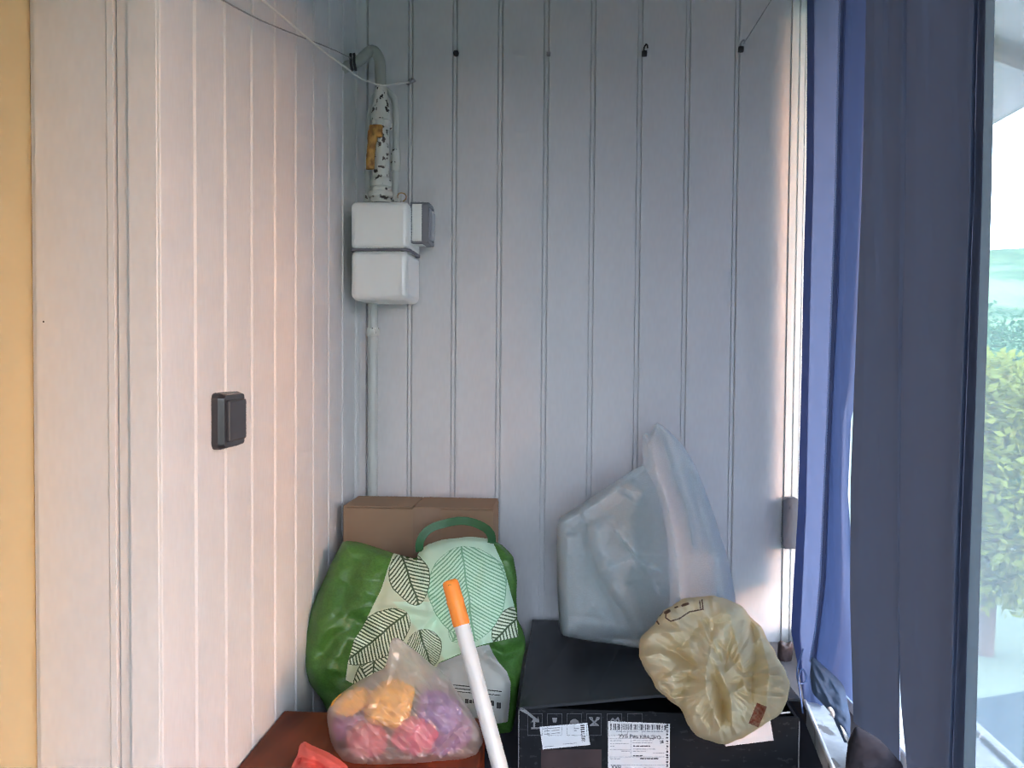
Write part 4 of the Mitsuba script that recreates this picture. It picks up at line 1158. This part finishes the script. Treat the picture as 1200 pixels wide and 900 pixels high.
for nm, lab_, mt, (cx_, cy_), dd, rad, rot in (
        ('cloth_bundle', 'yellow crumpled bundle at the left side inside the clear bag', 'mat_yellow', (414, 821), -0.012, (0.031, 0.026, 0.015), 20),
        ('cloth_bundle', 'yellow crumpled bundle at the top middle inside the clear bag', 'mat_yellow', (456, 826), -0.022, (0.036, 0.028, 0.030), 32),
        ('cloth_bundle', 'dull purple bundle below the left yellow one inside the clear bag', 'mat_purple', (420, 850), -0.004, (0.040, 0.028, 0.022), 8),
        ('cloth_ball', 'round pink ball at the lower left inside the clear bag', 'mat_rose', (430, 869), -0.034, (0.029, 0.024, 0.026), 0),
        ('cloth_bundle', 'bright pink bundle at the bottom middle inside the clear bag', 'mat_pink', (487, 862), -0.026, (0.034, 0.026, 0.026), 15),
        ('cloth_bundle', 'violet bundle at the upper right inside the clear bag', 'mat_violet', (516, 835), -0.008, (0.036, 0.030, 0.027), -28),
        ('cloth_bundle', 'purple red bundle at the lower right inside the clear bag', 'mat_purple', (526, 863), -0.016, (0.038, 0.026, 0.023), 25)):
    tag(obj(nm, lump(PD(cx_, cy_, CD + dd), rad, rot, 3 + cx_ % 17, 0.30 if nm == 'cloth_bundle' else 0.08), mt, smooth=True), lab_, 'ball' if nm == 'cloth_ball' else 'bundle')

# ------------------------------------------------------------------ red cloth at the front of the cabinet
principled('mat_red', mottled((0.58, 0.085, 0.065), (0.70, 0.13, 0.10), 22), 0.55)
ROUT = [(340, 902), (345, 892), (349, 884), (351, 873), (357, 868), (363, 872), (374, 877), (386, 882), (397, 889), (407, 897), (412, 908), (410, 922), (398, 930), (362, 930), (345, 926), (338, 915)]
v5, f5, fb5, px5, _ = pillow(ROUT, lambda p: 1.215 - (p[:, 1] - 868) * 0.0016, 0.028, 0.018, 16, 1.6,
                             lambda p: 0.008 * nz(p, 12, 9, 41) + crease(p, [(352, 872), (352, 890), (346, 905)], 4, -0.010) + crease(p, [(358, 872), (376, 886), (400, 896)], 5, 0.010) + crease(p, [(352, 892), (370, 897), (385, 905)], 4, -0.012), (), 0.5, 10)
tag(obj('red_cloth', (v5, np.vstack([f5, fb5])), 'mat_red', smooth=60), 'crumpled coral red cloth on the brown cabinet left of the clear bag', 'cloth')

# ------------------------------------------------------------------ broom handle
def brush_white(p, n, uv):
    t = mikit.fbm(p.x * 60, p.y * 60, p.z * 12, 3)
    return mikit.mix((0.58, 0.62, 0.60), (0.68, 0.71, 0.69), t)


principled('mat_stick', mikit.proc(brush_white), 0.3)
principled('mat_orange', mottled((0.80, 0.24, 0.03), (0.88, 0.30, 0.045), 30), 0.4)
p_top, p_mid = PD(527, 680, 1.33), PD(586, 900, 1.245)
dirn = (p_mid - p_top) / np.linalg.norm(p_mid - p_top)
p_bot = p_top + dirn * (p_top[2] - 0.002) / -dirn[2]
p_j = PD(541.5, 733, 1.3107)
p_j = p_top + dirn * ((p_j - p_top) @ dirn)
st = thing('broom_handle', 'white broom handle with an orange end leaning between the bags', 'broom handle')
obj('tube', tube(np.array([p_j - dirn * 0.01, p_j + dirn * 0.2, (p_j + p_bot) / 2, p_bot]), 0.0122, 24), 'mat_stick', st, smooth=40)
Lg = np.linalg.norm(p_j - p_top)
prof = [(0, 0), (0.010, 0.0005), (0.0122, 0.003), (0.0130, 0.010), (0.0130, 0.030), (0.0137, 0.032), (0.0137, 0.036), (0.0131, 0.038), (0.0133, Lg - 0.004), (0.0125, Lg), (0, Lg)]
capm = lathe(prof, p_top, dirn, 28)
obj('grip', capm, 'mat_orange', st, smooth=35, label='orange plastic end of the handle')
hole_c = PD(527.5, 687, 1.3286 - 0.0135)
obj('hanging_hole', lathe([(0, 0), (0.0032, 0), (0.0030, 0.0012), (0, 0.0014)], hole_c + [0, 0.0013, 0], (0, -1, 0), 14), 'mat_ochre', st)

# ------------------------------------------------------------------ outside
def grass_fn(p, n, uv):
    t = mikit.fbm(p.x * 0.5, p.y * 0.5, 0, 4)
    return mikit.mix((0.085, 0.11, 0.075), (0.13, 0.155, 0.10), t)


principled('mat_grass', mikit.proc(grass_fn), 0.9, 0.1)
principled('mat_road', mottled((0.018, 0.030, 0.032), (0.032, 0.045, 0.047), 0.7), 0.9, 0.1)


def wood_fn(p, n, uv):
    t = mikit.fbm(p.x * 0.12, p.y * 0.12, p.z * 0.12, 4)
    return mikit.mix((0.04, 0.08, 0.045), (0.10, 0.155, 0.075), mikit.smoothstep(0.3, 0.7, t))


principled('mat_forest', mikit.proc(wood_fn), 0.95, 0.05)
ZG = -4.2
struct('ground', box([-60, -60, ZG - 0.5], [120, 120, ZG]), 'mat_grass')
rd = np.array([(4.5, 3.0), (8.0, 6.5), (22.0, 20.5), (26.0, 18.5), (12.0, 5.0), (8.0, 0.0)])
struct('yard', extrude_z([(1.8, 1.0), (3.2, 10.5), (9.0, 13.0), (16.0, 11.0), (16.0, -6.0), (1.8, -6.0)], ZG, ZG + 0.03), 'mat_road')
# a hillside of woods far off, its unseen crest raised to block side sky
az, hr = np.meshgrid(np.radians(np.linspace(-75, 125, 160)), np.linspace(0, 1, 46))
rad = 110 + 300 * hr
crest = np.interp(np.degrees(az), [-75, -45, -10, 30, 60, 90, 125], [3.0, 3.5, 10.0, 11.0, 6.4, 5.0, 3.0])
hx, hy = CAM[0] + rad * np.cos(az), CAM[1] + rad * np.sin(az)
hz = ZG + (5.4 + 290 * np.tan(np.radians(crest))) * np.clip(hr / 0.6, 0, 1) ** 1.15 * (0.9 + 0.2 * meshkit.fbm(np.stack([hx / 60, hy / 60, hx * 0], -1), 3, 3)) + 3.0 * meshkit.fbm(np.stack([hx / 8, hy / 8, hx * 0], -1), 3, 5) * np.clip(hr * 6, 0, 1)
n, m = hx.shape
i, j = np.meshgrid(np.arange(n - 1), np.arange(m - 1), indexing='ij')
q = np.stack([i * m + j, i * m + j + 1, (i + 1) * m + j + 1, (i + 1) * m + j], -1).reshape(-1, 4)
struct('hill', (np.c_[hx.ravel(), hy.ravel(), hz.ravel()], q), 'mat_forest', True)

scene['mat_leaf_dark'] = {'type': 'principledthin', 'base_color': rgb(0.06, 0.15, 0.08), 'roughness': 0.6, 'diff_trans': 0.9, 'spec_trans': 0.0}
scene['mat_leaf_light'] = {'type': 'principledthin', 'base_color': rgb(0.20, 0.24, 0.05), 'roughness': 0.6, 'diff_trans': 0.9, 'spec_trans': 0.0}
principled('mat_bark', (0.10, 0.075, 0.055), 0.9)


def crown(c, r, count, size, seed):
    g = np.random.default_rng(seed)
    d = g.normal(size=(count, 3))
    d /= np.linalg.norm(d, axis=1, keepdims=True)
    rad = g.uniform(0.55, 1.0, count) ** 0.6 * (0.75 + 0.5 * meshkit.fbm(d * 2 + seed, 3, seed))
    p = c + d * rad[:, None] * np.array(r)
    a, b = g.normal(size=(count, 3)), g.normal(size=(count, 3))
    a /= np.linalg.norm(a, axis=1, keepdims=True)
    b -= a * (a * b).sum(1, keepdims=True)
    b /= np.linalg.norm(b, axis=1, keepdims=True)
    s = size * g.uniform(0.6, 1.3, (count, 1))
    vv = np.stack([p - a * s, p + b * s * 0.6, p + a * s, p - b * s * 0.6], 1).reshape(-1, 3)
    k = np.arange(count) * 4
    return vv, np.stack([k, k + 1, k + 2, k + 3], 1)


TREES = [(1158, 18.0, 5.6, 1.5, 'mat_leaf_light', 'pale yellow green tree nearest the window below the hillside'), (1172, 25.5, 6.0, 2.4, 'mat_leaf_dark', 'dark green tree right behind the pale yellow green one'),
         (1440, 24, 4.8, 2.0, 'mat_leaf_dark', 'low dark green tree at the right edge of the window view'), (1146, 34, 7.0, 3.0, 'mat_leaf_dark', 'tall dark green tree farthest off by the curtain edge'),
         (1560, 38, 7.2, 3.2, 'mat_leaf_light', 'tall yellow green tree farthest off to the right'), (1760, 20, 5.2, 2.2, 'mat_leaf_dark', 'rounded dark green tree to the right of all the others')]
for k, (pxx, dist, h_, r_, mt, lab_) in enumerate(TREES):
    o = PZ(pxx, 600, 0.0)
    dv = (o - CAM)[:2]
    dv /= np.linalg.norm(dv)
    b = np.array([CAM[0] + dv[0] * dist, CAM[1] + dv[1] * dist, ZG])
    tr = thing('tree', lab_, 'tree', 'trees below the window')
    obj('trunk', tube([b, b + [0.1, 0, h_ * 0.35], b + [0.0, 0.1, h_ * 0.75]], [0.16, 0.12, 0.05], 8), 'mat_bark', tr, smooth=40)
    kf = obj('foliage', crown(b + [0, 0, h_ * 0.58], (r_, r_, h_ * 0.42), 9000, 0.10, 60 + k), mt, tr)
    labels[kf] = {'kind': 'stuff'}
# eaves outside, above the windows, run on out of view to block side sky
principled('mat_eave', mottled((0.30, 0.32, 0.33), (0.42, 0.43, 0.43), 5), 0.8)
ex_ = float(CAM[0]) + 1.6
ev = thing('eaves', 'grey lean to eaves outside above the window', 'eaves')
pts = np.array([[1.065, 0, 2.60], [ex_, 0, 2.20], [ex_, 0, 2.24], [1.065, 0, 2.64]])
slab = trimesh.creation.extrude_polygon(sg.Polygon(pts[:, [0, 2]]), 6.6, engine='earcut')
slab.apply_transform(np.array([[1, 0, 0, 0], [0, 0, 1, -2.9], [0, 1, 0, 0], [0, 0, 0, 1.0]]))
obj('sheet', slab, 'mat_eave', ev)
obj('fascia', box([ex_ - 0.02, -2.9, 2.16], [ex_ + 0.01, 3.7, 2.26]), 'mat_eave', ev)
for y in np.arange(-2.6, 3.6, 0.6):
    r_ = trimesh.creation.extrude_polygon(sg.Polygon(pts[:, [0, 2]] - [0, 0.06]), 0.05, engine='earcut')
    r_.apply_transform(np.array([[1, 0, 0, 0], [0, 0, 1, y], [0, 1, 0, 0], [0, 0, 0, 1.0]]))
    obj('rafter', r_, 'mat_bark', ev)
